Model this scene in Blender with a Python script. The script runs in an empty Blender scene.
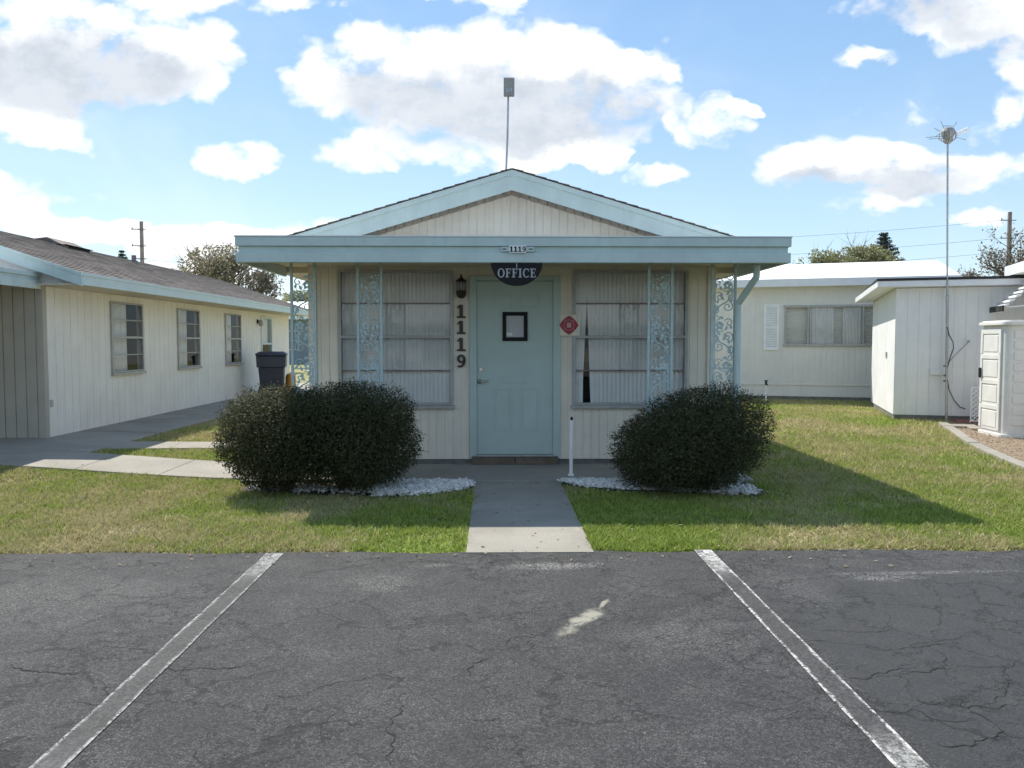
import bpy, bmesh, math, random
import numpy as np
from mathutils import Vector, Matrix, noise as mnoise
random.seed(7)
rng = np.random.default_rng(11)
PI = math.pi
scene = bpy.context.scene
COL = scene.collection

# ------------------------------------------------------------------ camera
FPX = 800.0
CAM = Vector((0.0, 0.0, 1.5))
YAW = math.atan(12.0 / FPX)
PITCH = math.atan(42.0 / FPX)
RC = Matrix.Rotation(-YAW, 3, 'Z') @ Matrix.Rotation(PI / 2 - PITCH, 3, 'X')

def ray(px, py):
    return RC @ Vector(((px - 512.0) / FPX, (384.0 - py) / FPX, -1.0))

def W(px, py, Y):
    """point of the photograph's pixel at depth Y"""
    d = ray(px, py)
    return CAM + d * ((Y - CAM.y) / d.y)

def smooth(t):
    t = min(1.0, max(0.0, t))
    return t * t * (3 - 2 * t)

def gz(x, y):
    """ground height: nearly level, rising a little towards the long house"""
    return 0.15 * smooth((-x - 2.6) / 3.6) * smooth((y - 5.5) / 4.5)

def G(px, py, dz=0.0):
    d = ray(px, py)
    z = 0.0
    for _ in range(12):
        p = CAM + d * ((z + dz - CAM.z) / d.z)
        z = gz(p.x, p.y)
    return p

cd = bpy.data.cameras.new('camera')
cam = bpy.data.objects.new('camera', cd)
COL.objects.link(cam)
cam.location = CAM
cam.rotation_euler = RC.to_euler()
cd.sensor_width = 36.0
cd.lens = 36.0 * FPX / 1024.0
cd.clip_start = 0.05
cd.clip_end = 2000.0
scene.camera = cam

# ------------------------------------------------------------------ node helpers
class NT:
    def __init__(s, tree):
        s.t = tree; s.n = tree.nodes; s.l = tree.links
    def node(s, typ, **kw):
        n = s.n.new(typ)
        for k, v in kw.items(): setattr(n, k, v)
        return n
    def put(s, sock, v):
        if v is None: return
        if isinstance(v, bpy.types.NodeSocket): s.l.new(v, sock)
        else: sock.default_value = v
    def math(s, op, a, b=None, c=None, clamp=False):
        n = s.node('ShaderNodeMath', operation=op, use_clamp=clamp)
        s.put(n.inputs[0], a); s.put(n.inputs[1], b); s.put(n.inputs[2], c)
        return n.outputs[0]
    def vmath(s, op, a, b=None):
        n = s.node('ShaderNodeVectorMath', operation=op)
        s.put(n.inputs[0], a); s.put(n.inputs[1], b)
        return n.outputs['Value'] if op in ('LENGTH', 'DOT_PRODUCT', 'DISTANCE') else n.outputs[0]
    def noise(s, vec, scale, detail=4.0, rough=0.55, dist=0.0):
        n = s.node('ShaderNodeTexNoise')
        s.put(n.inputs['Vector'], vec)
        n.inputs['Scale'].default_value = scale
        n.inputs['Detail'].default_value = detail
        n.inputs['Roughness'].default_value = rough
        n.inputs['Distortion'].default_value = dist
        return n.outputs['Fac']
    def mrange(s, v, a, b, c=0.0, d=1.0, smoothstep=True):
        n = s.node('ShaderNodeMapRange')
        n.interpolation_type = 'SMOOTHSTEP' if smoothstep else 'LINEAR'
        s.put(n.inputs[0], v)
        for i, x in enumerate((a, b, c, d)): s.put(n.inputs[i + 1], x)
        return n.outputs[0]
    def mix(s, f, a, b, blend='MIX'):
        n = s.node('ShaderNodeMix', data_type='RGBA', blend_type=blend)
        s.put(n.inputs[0], f)
        for i, v in ((6, a), (7, b)):
            if isinstance(v, (tuple, list)) and len(v) == 3: v = (*v, 1.0)
            s.put(n.inputs[i], v)
        return n.outputs[2]
    def bump(s, h, strength=0.3, dist=0.02, normal=None):
        n = s.node('ShaderNodeBump')
        n.inputs['Strength'].default_value = strength
        n.inputs['Distance'].default_value = dist
        s.put(n.inputs['Height'], h)
        if normal is not None: s.put(n.inputs['Normal'], normal)
        return n.outputs[0]
    def sep(s, v):
        n = s.node('ShaderNodeSeparateXYZ'); s.put(n.inputs[0], v); return n.outputs
    def comb(s, x, y, z):
        n = s.node('ShaderNodeCombineXYZ')
        for i, v in enumerate((x, y, z)): s.put(n.inputs[i], v)
        return n.outputs[0]

def new_mat(name):
    m = bpy.data.materials.new(name)
    m.use_nodes = True
    nt = NT(m.node_tree)
    b = m.node_tree.nodes['Principled BSDF']
    return m, nt, b

def mat(name, col, rough=0.6, var=0.12, scale=6.0, bump=0.0, bscale=60.0, metal=0.0, spec=0.5, streak=0.0, dirt=0.0, dirtcol=(0.2, 0.18, 0.15)):
    """painted / plain surface with soft unevenness; streak adds weather streaks running down"""
    m, nt, b = new_mat(name)
    tc = nt.node('ShaderNodeTexCoord').outputs['Object']
    n1 = nt.noise(tc, scale, 5.0, 0.6)
    lo = tuple(c * (1 - var) for c in col); hi = tuple(min(1, c * (1 + var)) for c in col)
    c = nt.mix(nt.mrange(n1, 0.3, 0.7), lo, hi)
    if streak:
        sv = nt.vmath('MULTIPLY', tc, (9.0, 9.0, 0.7))
        st = nt.mrange(nt.noise(sv, 1.5, 5.0, 0.65), 0.5, 0.75)
        c = nt.mix(nt.math('MULTIPLY', st, streak), c, tuple(x * 0.62 for x in col))
    if dirt:
        d = nt.mrange(nt.noise(tc, scale * 2.3, 6.0, 0.7, 0.4), 0.55, 0.75)
        c = nt.mix(nt.math('MULTIPLY', d, dirt), c, dirtcol)
    nt.put(b.inputs['Base Color'], c)
    nt.put(b.inputs['Roughness'], nt.mrange(n1, 0.2, 0.8, max(0.02, rough - 0.08), min(1, rough + 0.08)))
    b.inputs['Metallic'].default_value = metal
    b.inputs['Specular IOR Level'].default_value = spec
    if bump:
        nt.put(b.inputs['Normal'], nt.bump(nt.noise(tc, bscale, 4.0, 0.6), bump, 0.01))
    return m

M = {}
M['wall_beige'] = mat('beige_siding_paint', (0.84, 0.765, 0.645), 0.65, 0.06, 2.5, 0.15, 90, streak=0.3, dirt=0.10, dirtcol=(0.40, 0.35, 0.28))
M['wall_cream'] = mat('cream_siding_paint', (0.82, 0.79, 0.745), 0.65, 0.05, 2.0, 0.15, 90, streak=0.25, dirt=0.08, dirtcol=(0.40, 0.36, 0.30))
M['wall_taupe'] = mat('taupe_panel', (0.45, 0.41, 0.35), 0.7, 0.06, 2.5, 0.15, 90, streak=0.2)  # front wall of the long house, darker and browner than its sides
M['wall_white'] = mat('white_siding_paint', (0.78, 0.78, 0.78), 0.6, 0.04, 2.0, 0.1, 90, streak=0.25, dirt=0.08, dirtcol=(0.40, 0.38, 0.34))
M['wall_offwhite'] = mat('off_white_siding_paint', (0.74, 0.72, 0.67), 0.6, 0.04, 2.0, 0.1, 90, streak=0.2)
M['trim'] = mat('blue_green_trim_paint', (0.505, 0.61, 0.59), 0.5, 0.07, 3.0, 0.08, 60, streak=0.2)
M['trim_pale'] = mat('pale_blue_trim_paint', (0.56, 0.66, 0.66), 0.5, 0.06, 3.0, 0.08, 60, streak=0.2)
M['door'] = mat('blue_green_door_paint', (0.47, 0.575, 0.535), 0.5, 0.05, 2.0, 0.05, 50)
M['iron'] = mat('blue_green_iron_paint', (0.46, 0.58, 0.575), 0.6, 0.1, 12.0, 0.1, 80)
M['soffit'] = mat('beige_soffit_paint', (0.62, 0.55, 0.44), 0.7, 0.06, 3.0, 0.1, 40)
M['soffit_brown'] = mat('brown_soffit_boards', (0.42, 0.37, 0.30), 0.8, 0.15, 8.0, 0.2, 60)
M['alu'] = mat('dull_aluminium', (0.42, 0.415, 0.40), 0.5, 0.1, 10.0, 0.05, 80, metal=0.2, spec=0.3)
M['frame_white'] = mat('white_window_paint', (0.62, 0.62, 0.60), 0.5, 0.06, 8.0, 0.05, 60)
M['blind'] = mat('grey_vertical_blind', (0.93, 0.92, 0.88), 0.7, 0.03, 6.0)
M['curtain'] = mat('white_curtain_cloth', (0.75, 0.75, 0.74), 0.85, 0.05, 5.0)
M['dark'] = mat('dark_interior', (0.03, 0.03, 0.03), 0.9, 0.1, 3.0)  # near-black colour stands in for the dark of unlit rooms
M['bronze'] = mat('dark_bronze', (0.035, 0.028, 0.022), 0.45, 0.2, 15.0, metal=0.4)
M['digit'] = mat('brown_painted_wood', (0.075, 0.05, 0.038), 0.6, 0.2, 15.0, 0.2, 60)
M['black'] = mat('black_paint', (0.012, 0.012, 0.013), 0.6, 0.2, 8.0, spec=0.2)
M['mulch'] = mat('brown_mulch', (0.23, 0.175, 0.12), 0.95, 0.35, 12.0, 0.6, 60)
M['white'] = mat('white_paint', (0.86, 0.86, 0.85), 0.5, 0.05, 5.0)
M['silver_letter'] = mat('silver_lettering', (0.36, 0.37, 0.38), 0.5, 0.1, 20.0)
M['steel'] = mat('galvanised_steel', (0.42, 0.43, 0.44), 0.4, 0.15, 10.0, metal=0.8)
M['nickel'] = mat('brushed_nickel', (0.5, 0.48, 0.45), 0.3, 0.1, 10.0, metal=1.0)
M['found'] = mat('grey_foundation_block', (0.17, 0.165, 0.155), 0.9, 0.25, 6.0, 0.4, 40, dirt=0.5)
M['step'] = mat('worn_brown_threshold', (0.16, 0.125, 0.09), 0.8, 0.25, 9.0, 0.3, 50)
M['plastic_blue'] = mat('dark_blue_plastic', (0.045, 0.05, 0.075), 0.45, 0.12, 4.0, 0.05, 90)
M['plastic_black'] = mat('black_plastic', (0.02, 0.02, 0.022), 0.5, 0.12, 4.0)
M['rubber'] = mat('black_rubber', (0.02, 0.02, 0.02), 0.8, 0.1, 8.0)
M['orange'] = mat('orange_plastic', (0.62, 0.27, 0.03), 0.5, 0.12, 6.0)
M['resin'] = mat('white_resin_plastic', (0.72, 0.71, 0.68), 0.5, 0.05, 4.0, 0.05, 120, dirt=0.12)
M['membrane'] = mat('white_roof_coating', (0.85, 0.85, 0.84), 0.6, 0.03, 1.5, 0.1, 20)
M['fascia_white'] = mat('white_fascia_metal', (0.74, 0.75, 0.76), 0.45, 0.04, 3.0)
M['roof_edge'] = mat('black_roof_edge', (0.02, 0.02, 0.02), 0.7, 0.2, 6.0)
M['brick_red'] = mat('red_pavers', (0.33, 0.13, 0.10), 0.85, 0.25, 9.0, 0.3, 40)
M['wood_grey'] = mat('grey_weathered_pole', (0.25, 0.21, 0.20), 0.85, 0.2, 5.0, 0.3, 40)
M['wire'] = mat('dark_cable', (0.04, 0.04, 0.045), 0.6, 0.1, 5.0)
M['far_grey'] = mat('grey_blue_siding', (0.24, 0.28, 0.31), 0.7, 0.08, 2.0)
M['bark'] = mat('grey_brown_bark', (0.12, 0.095, 0.075), 0.9, 0.3, 12.0, 0.5, 30)
M['twig'] = mat('brown_shrub_stem', (0.07, 0.05, 0.035), 0.9, 0.3, 12.0)
M['red_sign'] = mat('dark_red_enamel', (0.36, 0.028, 0.045), 0.5, 0.1, 10.0)
M['pink_sign'] = mat('pale_pink_enamel', (0.55, 0.33, 0.36), 0.5, 0.1, 10.0)
M['paper'] = mat('printed_paper', (0.52, 0.53, 0.55), 0.8, 0.08, 40.0)
M['soil'] = mat('dark_garden_soil', (0.05, 0.04, 0.03), 0.95, 0.4, 15.0, 0.6, 60)
M['antenna'] = mat('grey_beige_plastic', (0.30, 0.29, 0.27), 0.5, 0.08, 9.0)

def glass(name, tint=(0.985, 0.99, 0.988), ior=1.52):
    m, nt, b = new_mat(name)
    nt.n.remove(b)
    out = nt.n['Material Output']
    fr = nt.node('ShaderNodeFresnel'); fr.inputs['IOR'].default_value = ior
    tc = nt.node('ShaderNodeTexCoord').outputs['Object']
    gl = nt.node('ShaderNodeBsdfGlossy'); gl.inputs['Roughness'].default_value = 0.01
    tr = nt.node('ShaderNodeBsdfTransparent'); tr.inputs[0].default_value = (*tint, 1)
    mx = nt.node('ShaderNodeMixShader')
    f2 = nt.math('MULTIPLY', fr.outputs[0], 0.5, clamp=True)   # two faces of a pane
    nt.put(mx.inputs[0], f2); nt.put(mx.inputs[1], tr.outputs[0]); nt.put(mx.inputs[2], gl.outputs[0])
    nt.put(out.inputs[0], mx.outputs[0])
    return m
M['glass'] = glass('window_glass')
M['glass_lamp'] = mat('frosted_lamp_glass', (0.35, 0.36, 0.37), 0.25, 0.08, 8.0)

# --- concrete
def concrete(name, col, dark):
    m, nt, b = new_mat(name)
    tc = nt.node('ShaderNodeTexCoord').outputs['Object']
    n1 = nt.noise(tc, 1.3, 6.0, 0.6); n2 = nt.noise(tc, 90.0, 3.0, 0.7); n3 = nt.noise(tc, 9.0, 6.0, 0.7, 0.6)
    c = nt.mix(nt.mrange(n1, 0.3, 0.7), dark, col)
    c = nt.mix(nt.math('MULTIPLY', nt.mrange(n3, 0.55, 0.8), 0.5), c, tuple(x * 0.55 for x in dark))
    c = nt.mix(nt.math('MULTIPLY', nt.mrange(n2, 0.42, 0.62), 0.6), c, tuple(x * 0.55 for x in col))
    nt.put(b.inputs['Base Color'], c)
    b.inputs['Roughness'].default_value = 0.9
    nt.put(b.inputs['Normal'], nt.bump(nt.math('ADD', n2, nt.math('MULTIPLY', n3, 0.5)), 0.35, 0.006))
    return m
M['concrete'] = concrete('pale_concrete', (0.36, 0.335, 0.285), (0.265, 0.245, 0.205))
M['concrete_slab'] = concrete('porch_concrete', (0.37, 0.345, 0.30), (0.28, 0.262, 0.23))

# --- asphalt with worn speckle, sandy stain, salt-like wear
def asphalt():
    m, nt, b = new_mat('worn_asphalt')
    tc = nt.node('ShaderNodeTexCoord').outputs['Object']
    big = nt.noise(tc, 0.55, 5.0, 0.6, 0.3)
    mid = nt.noise(tc, 3.0, 8.0, 0.72, 0.3)
    vo = nt.node('ShaderNodeTexVoronoi'); vo.inputs['Scale'].default_value = 190.0
    nt.put(vo.inputs['Vector'], tc)
    agg = nt.sep(vo.outputs['Color'])[0]
    fine = nt.noise(tc, 75.0, 5.0, 0.85)
    c = nt.mix(nt.mrange(big, 0.3, 0.7), (0.031, 0.031, 0.032), (0.050, 0.050, 0.050))
    c = nt.mix(nt.math('MULTIPLY', nt.mrange(mid, 0.45, 0.7), 0.7), c, (0.070, 0.069, 0.067))
    c = nt.mix(nt.math('MULTIPLY', nt.mrange(fine, 0.38, 0.56, 1.0, 0.0), 0.85), c, (0.012, 0.012, 0.012))
    spk = nt.math('MULTIPLY', nt.mrange(agg, 0.72, 0.97), nt.mrange(mid, 0.3, 0.65, 0.15, 0.75))
    c = nt.mix(spk, c, (0.18, 0.175, 0.168))
    c = nt.mix(nt.math('MULTIPLY', nt.mrange(fine, 0.52, 0.66), 0.6), c, (0.13, 0.128, 0.122))
    x, y, z = nt.sep(tc)
    # newer seal coat east of the right-hand stripe: darker and smoother
    seal = nt.mrange(nt.math('ADD', x, nt.math('MULTIPLY', nt.math('SUBTRACT', mid, 0.5), 0.25)), 1.5, 1.62)
    seal = nt.math('MULTIPLY', seal, nt.mrange(y, 5.3, 4.6))
    c = nt.mix(nt.math('MULTIPLY', seal, 0.62), c, (0.034, 0.035, 0.037))
    warp = nt.noise(tc, 5.0, 6.0, 0.7)
    def blob(cx, cy, rx, ry, ang, edge):
        ca, sa = math.cos(ang), math.sin(ang)
        dx = nt.math('SUBTRACT', x, cx); dy = nt.math('SUBTRACT', y, cy)
        u = nt.math('DIVIDE', nt.math('ADD', nt.math('MULTIPLY', dx, ca), nt.math('MULTIPLY', dy, sa)), rx)
        v = nt.math('DIVIDE', nt.math('SUBTRACT', nt.math('MULTIPLY', dy, ca), nt.math('MULTIPLY', dx, sa)), ry)
        d = nt.math('SQRT', nt.math('ADD', nt.math('MULTIPLY', u, u), nt.math('MULTIPLY', v, v)))
        return nt.math('ADD', d, nt.math('MULTIPLY', nt.math('SUBTRACT', warp, 0.5), edge))
    # pale sandy stain
    d1 = blob(0.44, 4.23, 0.27, 0.06, math.radians(60), 2.6)
    d1b = blob(0.585, 4.48, 0.022, 0.12, math.radians(-24), 2.4)
    s1 = nt.math('MAXIMUM', nt.mrange(d1, 1.1, 0.35), nt.mrange(d1b, 1.0, 0.3))
    c = nt.mix(s1, c, nt.mix(fine, (0.22, 0.21, 0.16), (0.43, 0.405, 0.33)))
    # white flecked wear near the entrance walk and across the lot
    sp = nt.mrange(nt.noise(tc, 95.0, 2.0, 0.8), 0.50, 0.60)
    for (cx, cy, rx, ry, ed, amt) in ((0.36, 5.27, 0.42, 0.10, 1.4, 0.9), (-0.42, 5.3, 0.12, 0.05, 1.5, 0.6), (0.95, 3.95, 0.42, 0.30, 2.6, 0.22),
                                      (2.75, 5.08, 0.9, 0.05, 1.6, 0.55), (2.45, 4.97, 0.25, 0.09, 1.6, 0.7), (-2.7, 4.6, 0.9, 0.5, 2.6, 0.22),
                                      (-0.75, 4.9, 0.35, 0.22, 2.2, 0.35), (1.8, 4.75, 0.25, 0.5, 2.0, 0.18)):
        d = blob(cx, cy, rx, ry, 0.05, ed)
        c = nt.mix(nt.math('MULTIPLY', nt.math('MULTIPLY', nt.mrange(d, 1.1, 0.3), sp), amt), c, (0.42, 0.41, 0.38))
    # rare single pale chips
    vc = nt.node('ShaderNodeTexVoronoi'); vc.inputs['Scale'].default_value = 9.0; nt.put(vc.inputs['Vector'], tc)
    chip = nt.math('MULTIPLY', nt.mrange(vc.outputs['Distance'], 0.055, 0.03), nt.mrange(nt.sep(vc.outputs['Color'])[1], 0.72, 0.74))
    c = nt.mix(nt.math('MULTIPLY', chip, 0.7), c, (0.33, 0.32, 0.29))
    # fine crazing
    wv = nt.vmath('ADD', tc, nt.vmath('MULTIPLY', nt.comb(warp, mid, 0.0), (0.5, 0.5, 0.0)))
    ve = nt.node('ShaderNodeTexVoronoi', feature='DISTANCE_TO_EDGE'); ve.inputs['Scale'].default_value = 2.1; nt.put(ve.inputs['Vector'], wv)
    cz = nt.math('MULTIPLY', nt.mrange(ve.outputs['Distance'], 0.012, 0.004), nt.math('MAXIMUM', nt.mrange(nt.noise(tc, 0.9, 3.0, 0.5), 0.44, 0.54), seal))
    ve2 = nt.node('ShaderNodeTexVoronoi', feature='DISTANCE_TO_EDGE'); ve2.inputs['Scale'].default_value = 5.3; nt.put(ve2.inputs['Vector'], nt.vmath('ADD', wv, nt.vmath('MULTIPLY', nt.comb(fine, warp, 0.0), (0.05, 0.12, 0.0))))
    cz2 = nt.math('MULTIPLY', nt.mrange(ve2.outputs['Distance'], 0.016, 0.006), nt.mrange(nt.noise(nt.vmath('ADD', tc, (4.0, 9.0, 0.0)), 1.1, 4.0, 0.6), 0.50, 0.58))
    cz = nt.math('MAXIMUM', cz, cz2)
    c = nt.mix(nt.math('MULTIPLY', cz, 0.7), c, (0.014, 0.014, 0.014))
    nt.put(b.inputs['Base Color'], c)
    b.inputs['Roughness'].default_value = 0.82
    h = nt.math('ADD', nt.math('MULTIPLY', agg, 0.5), nt.math('MULTIPLY', fine, 1.2))
    nt.put(b.inputs['Normal'], nt.bump(nt.math('SUBTRACT', h, nt.math('MULTIPLY', cz, 1.5)), 0.75, 0.008))
    return m
M['asphalt'] = asphalt()

def line_paint(name, amount, tone):
    """worn parking stripe: solid at its head, paint left mostly along its two edges (local X across, Y along)"""
    m, nt, b = new_mat(name)
    tc = nt.node('ShaderNodeTexCoord').outputs['Object']
    x, y, z = nt.sep(tc)
    wob = nt.math('MULTIPLY', nt.math('SUBTRACT', nt.noise(tc, 7.0, 8.0, 0.75), 0.5), 0.05)
    ax = nt.math('ABSOLUTE', nt.math('ADD', x, wob))
    edge = nt.mrange(ax, 0.042, 0.056)
    ring = nt.math('MULTIPLY', nt.mrange(nt.noise(tc, 40.0, 8.0, 0.85), 0.42, 0.56), nt.mrange(nt.noise(tc, 4.0, 6.0, 0.7), 0.30, 0.55, 0.35, 1.0))
    head = nt.mrange(nt.math('ADD', y, nt.math('MULTIPLY', wob, 6.0)), -0.75, -0.25)
    foot = nt.math('MULTIPLY', nt.mrange(y, -2.6, -2.9), 0.45)
    core = nt.math('ADD', nt.math('MAXIMUM', nt.math('MULTIPLY', head, 0.85), nt.math('MULTIPLY', foot, 1.0 if amount > 0.8 else 0.3)), nt.math('MULTIPLY', nt.mrange(nt.noise(tc, 14.0, 5.0, 0.7), 0.56, 0.8), 0.22))
    a = nt.math('MAXIMUM', edge, core, clamp=True)
    a = nt.math('MULTIPLY', a, nt.math('ADD', nt.math('MULTIPLY', ring, amount), 0.06), clamp=True)
    yy = nt.math('ADD', nt.math('MULTIPLY', y, 2.3), nt.math('MULTIPLY', nt.noise(tc, 3.0, 6.0, 0.75), 3.0))
    fr_ = nt.math('ABSOLUTE', nt.math('SUBTRACT', nt.math('FRACT', yy), 0.5))
    xc = nt.mrange(fr_, 0.045, 0.020)
    rim = nt.mrange(ax, 0.056, 0.060)
    a = nt.math('MULTIPLY', a, nt.math('SUBTRACT', 1.0, xc))
    c = nt.mix(a, nt.mix(nt.mrange(nt.noise(tc, 75.0, 5.0, 0.85), 0.35, 0.65), (0.016, 0.016, 0.016), (0.078, 0.077, 0.075)), tone)
    c = nt.mix(nt.math('MULTIPLY', xc, 0.75), c, (0.016, 0.016, 0.016))
    nt.put(b.inputs['Base Color'], c)
    b.inputs['Roughness'].default_value = 0.8
    nt.put(b.inputs['Normal'], nt.bump(nt.noise(tc, 120.0, 3.0, 0.7), 0.5, 0.006))
    return m
M['stripe'] = line_paint('worn_stripe_paint', 0.88, (0.68, 0.67, 0.63))
M['stripe_grey'] = line_paint('greyed_stripe_paint', 0.75, (0.46, 0.46, 0.44))
M['crack'] = mat('crack_dirt', (0.012, 0.012, 0.012), 0.95, 0.4, 30.0)

# --- lawn
def grass_color(nt, tc, rnd=None):
    """green turf with straw-brown dry patches, by place on the ground"""
    p1 = nt.noise(tc, 0.55, 6.0, 0.62, 0.8); p2 = nt.noise(tc, 2.6, 5.0, 0.65, 0.5)
    x, y, z = nt.sep(tc)
    dry = nt.math('ADD', nt.math('MULTIPLY', p1, 1.15), nt.math('MULTIPLY', p2, 0.65))
    # lush strip beside the entrance walk, tired turf by the sheds and at the far left corner
    lush = nt.math('MULTIPLY', nt.mrange(nt.math('ABSOLUTE', nt.math('SUBTRACT', x, 0.5)), 2.4, 0.6), nt.mrange(y, 8.5, 7.0))
    dry = nt.math('SUBTRACT', dry, nt.math('MULTIPLY', lush, 0.17))
    west = nt.math('MULTIPLY', nt.mrange(x, -1.2, -3.0), nt.mrange(y, 8.8, 8.0))
    dry = nt.math('ADD', dry, nt.math('MULTIPLY', west, 0.08))
    far = nt.mrange(y, 8.5, 12.0)
    dry = nt.math('ADD', dry, nt.math('MULTIPLY', far, 0.055))
    if rnd is not None:
        dry = nt.math('ADD', dry, nt.math('MULTIPLY', nt.math('SUBTRACT', rnd, 0.5), 0.34))
    cl = nt.noise(tc, 11.0, 4.0, 0.7)
    dry = nt.math('ADD', dry, nt.math('MULTIPLY', nt.math('SUBTRACT', cl, 0.5), 0.55))
    f = nt.mrange(dry, 0.82, 1.04)
    g = nt.mix(nt.mrange(cl, 0.3, 0.7), (0.335, 0.430, 0.080), (0.185, 0.285, 0.034))
    s = nt.mix(p2, (0.42, 0.335, 0.195), (0.62, 0.53, 0.34))
    return nt.mix(f, g, s), f
def lawn_mat():
    m, nt, b = new_mat('lawn_soil_and_thatch')
    tc = nt.node('ShaderNodeTexCoord').outputs['Object']
    c, f = grass_color(nt, tc)
    n = nt.noise(tc, 45.0, 4.0, 0.75)
    c = nt.mix(nt.mrange(n, 0.35, 0.65, 0.75, 0.0), c, (0.09, 0.08, 0.04))
    nt.put(b.inputs['Base Color'], c); b.inputs['Roughness'].default_value = 0.95
    b.inputs['Specular IOR Level'].default_value = 0.1
    nt.put(b.inputs['Normal'], nt.bump(n, 0.8, 0.03))
    return m
M['lawn'] = lawn_mat()
def leafy(name, cols, rough=0.5, trans=0.15, spec=0.4, special=None):
    m, nt, b = new_mat(name)
    at = nt.node('ShaderNodeAttribute'); at.attribute_name = 'rnd'
    r = at.outputs['Fac']
    if special == 'grass':
        tc = nt.node('ShaderNodeTexCoord').outputs['Object']
        c, f = grass_color(nt, tc, r)
        c = nt.mix(nt.mrange(nt.math('FRACT', nt.math('MULTIPLY', r, 7.3)), 0.0, 1.0, 0.0, 0.5, False), c, (0.52, 0.52, 0.18))
        c = nt.mix(nt.mrange(nt.math('FRACT', nt.math('MULTIPLY', r, 13.7)), 0.6, 1.0, 0.0, 0.6, False), c, (0.06, 0.085, 0.015))
    else:
        rp = nt.node('ShaderNodeValToRGB')
        els = rp.color_ramp.elements
        while len(els) < len(cols): els.new(0.5)
        for i, cc in enumerate(cols):
            els[i].position = i / (len(cols) - 1); els[i].color = (*cc, 1)
        nt.put(rp.inputs[0], r); c = rp.outputs[0]
    nt.put(b.inputs['Base Color'], c)
    b.inputs['Roughness'].default_value = rough
    b.inputs['Specular IOR Level'].default_value = spec
    if trans:
        out = nt.n['Material Output']
        tl = nt.node('ShaderNodeBsdfTranslucent'); nt.put(tl.inputs[0], c)
        mx = nt.node('ShaderNodeMixShader'); mx.inputs[0].default_value = trans
        nt.put(mx.inputs[1], b.outputs[0]); nt.put(mx.inputs[2], tl.outputs[0]); nt.put(out.inputs[0], mx.outputs[0])
    return m
M['grass'] = leafy('grass_blades', None, 0.7, 0.3, 0.2, 'grass')
M['shrub'] = leafy('shrub_leaves', [(0.046, 0.055, 0.024), (0.062, 0.070, 0.032), (0.086, 0.09, 0.044), (0.135, 0.13, 0.072)], 0.6, 0.35, 0.12)
M['tree_olive'] = leafy('olive_tree_leaves', [(0.20, 0.18, 0.12), (0.30, 0.27, 0.17), (0.42, 0.37, 0.26)], 0.6, 0.3)
M['tree_pale'] = leafy('pale_green_tree_leaves', [(0.18, 0.19, 0.09), (0.28, 0.28, 0.14), (0.38, 0.36, 0.20)], 0.6, 0.3)
M['tree_dry'] = leafy('sparse_brown_tree_leaves', [(0.14, 0.12, 0.10), (0.20, 0.17, 0.13), (0.27, 0.24, 0.16)], 0.7, 0.25)
M['pine'] = leafy('dark_pine_needles', [(0.025, 0.04, 0.035), (0.04, 0.06, 0.05), (0.06, 0.08, 0.06)], 0.6, 0.05)
M['stone'] = leafy('white_gravel_stone', [(0.50, 0.48, 0.44), (0.72, 0.70, 0.66), (0.84, 0.82, 0.78)], 0.7, 0.0, 0.3)
M['straw'] = leafy('dry_leaf_litter', [(0.16, 0.11, 0.07), (0.27, 0.20, 0.13), (0.36, 0.29, 0.2)], 0.9, 0.1, 0.1)

def shingle(name, c1, c2, c3):
    m, nt, b = new_mat(name)
    tc = nt.node('ShaderNodeTexCoord').outputs['Object']
    x, y, z = nt.sep(tc)
    row = nt.math('FLOOR', nt.math('DIVIDE', x, 0.135))
    off = nt.math('FRACT', nt.math('MULTIPLY', nt.math('SINE', nt.math('MULTIPLY', row, 12.9898)), 43758.5))
    cell = nt.math('FLOOR', nt.math('ADD', nt.math('DIVIDE', y, 0.24), off))
    wn = nt.node('ShaderNodeTexWhiteNoise', noise_dimensions='2D')
    nt.put(wn.inputs['Vector'], nt.comb(row, cell, 0.0))
    v = wn.outputs['Value']
    n = nt.noise(tc, 140.0, 3.0, 0.7); bg = nt.noise(tc, 1.2, 5.0, 0.6)
    c = nt.mix(v, c1, c2)
    c = nt.mix(nt.math('MULTIPLY', nt.mrange(bg, 0.4, 0.7), 0.5), c, c3)
    c = nt.mix(nt.math('MULTIPLY', nt.mrange(n, 0.4, 0.7), 0.4), c, tuple(k * 0.5 for k in c1))
    nt.put(b.inputs['Base Color'], c); b.inputs['Roughness'].default_value = 0.92
    nt.put(b.inputs['Normal'], nt.bump(nt.math('ADD', n, v), 0.6, 0.006))
    return m
M['shingle'] = shingle('brown_grey_shingles', (0.105, 0.085, 0.072), (0.28, 0.235, 0.205), (0.19, 0.17, 0.155))

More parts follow.
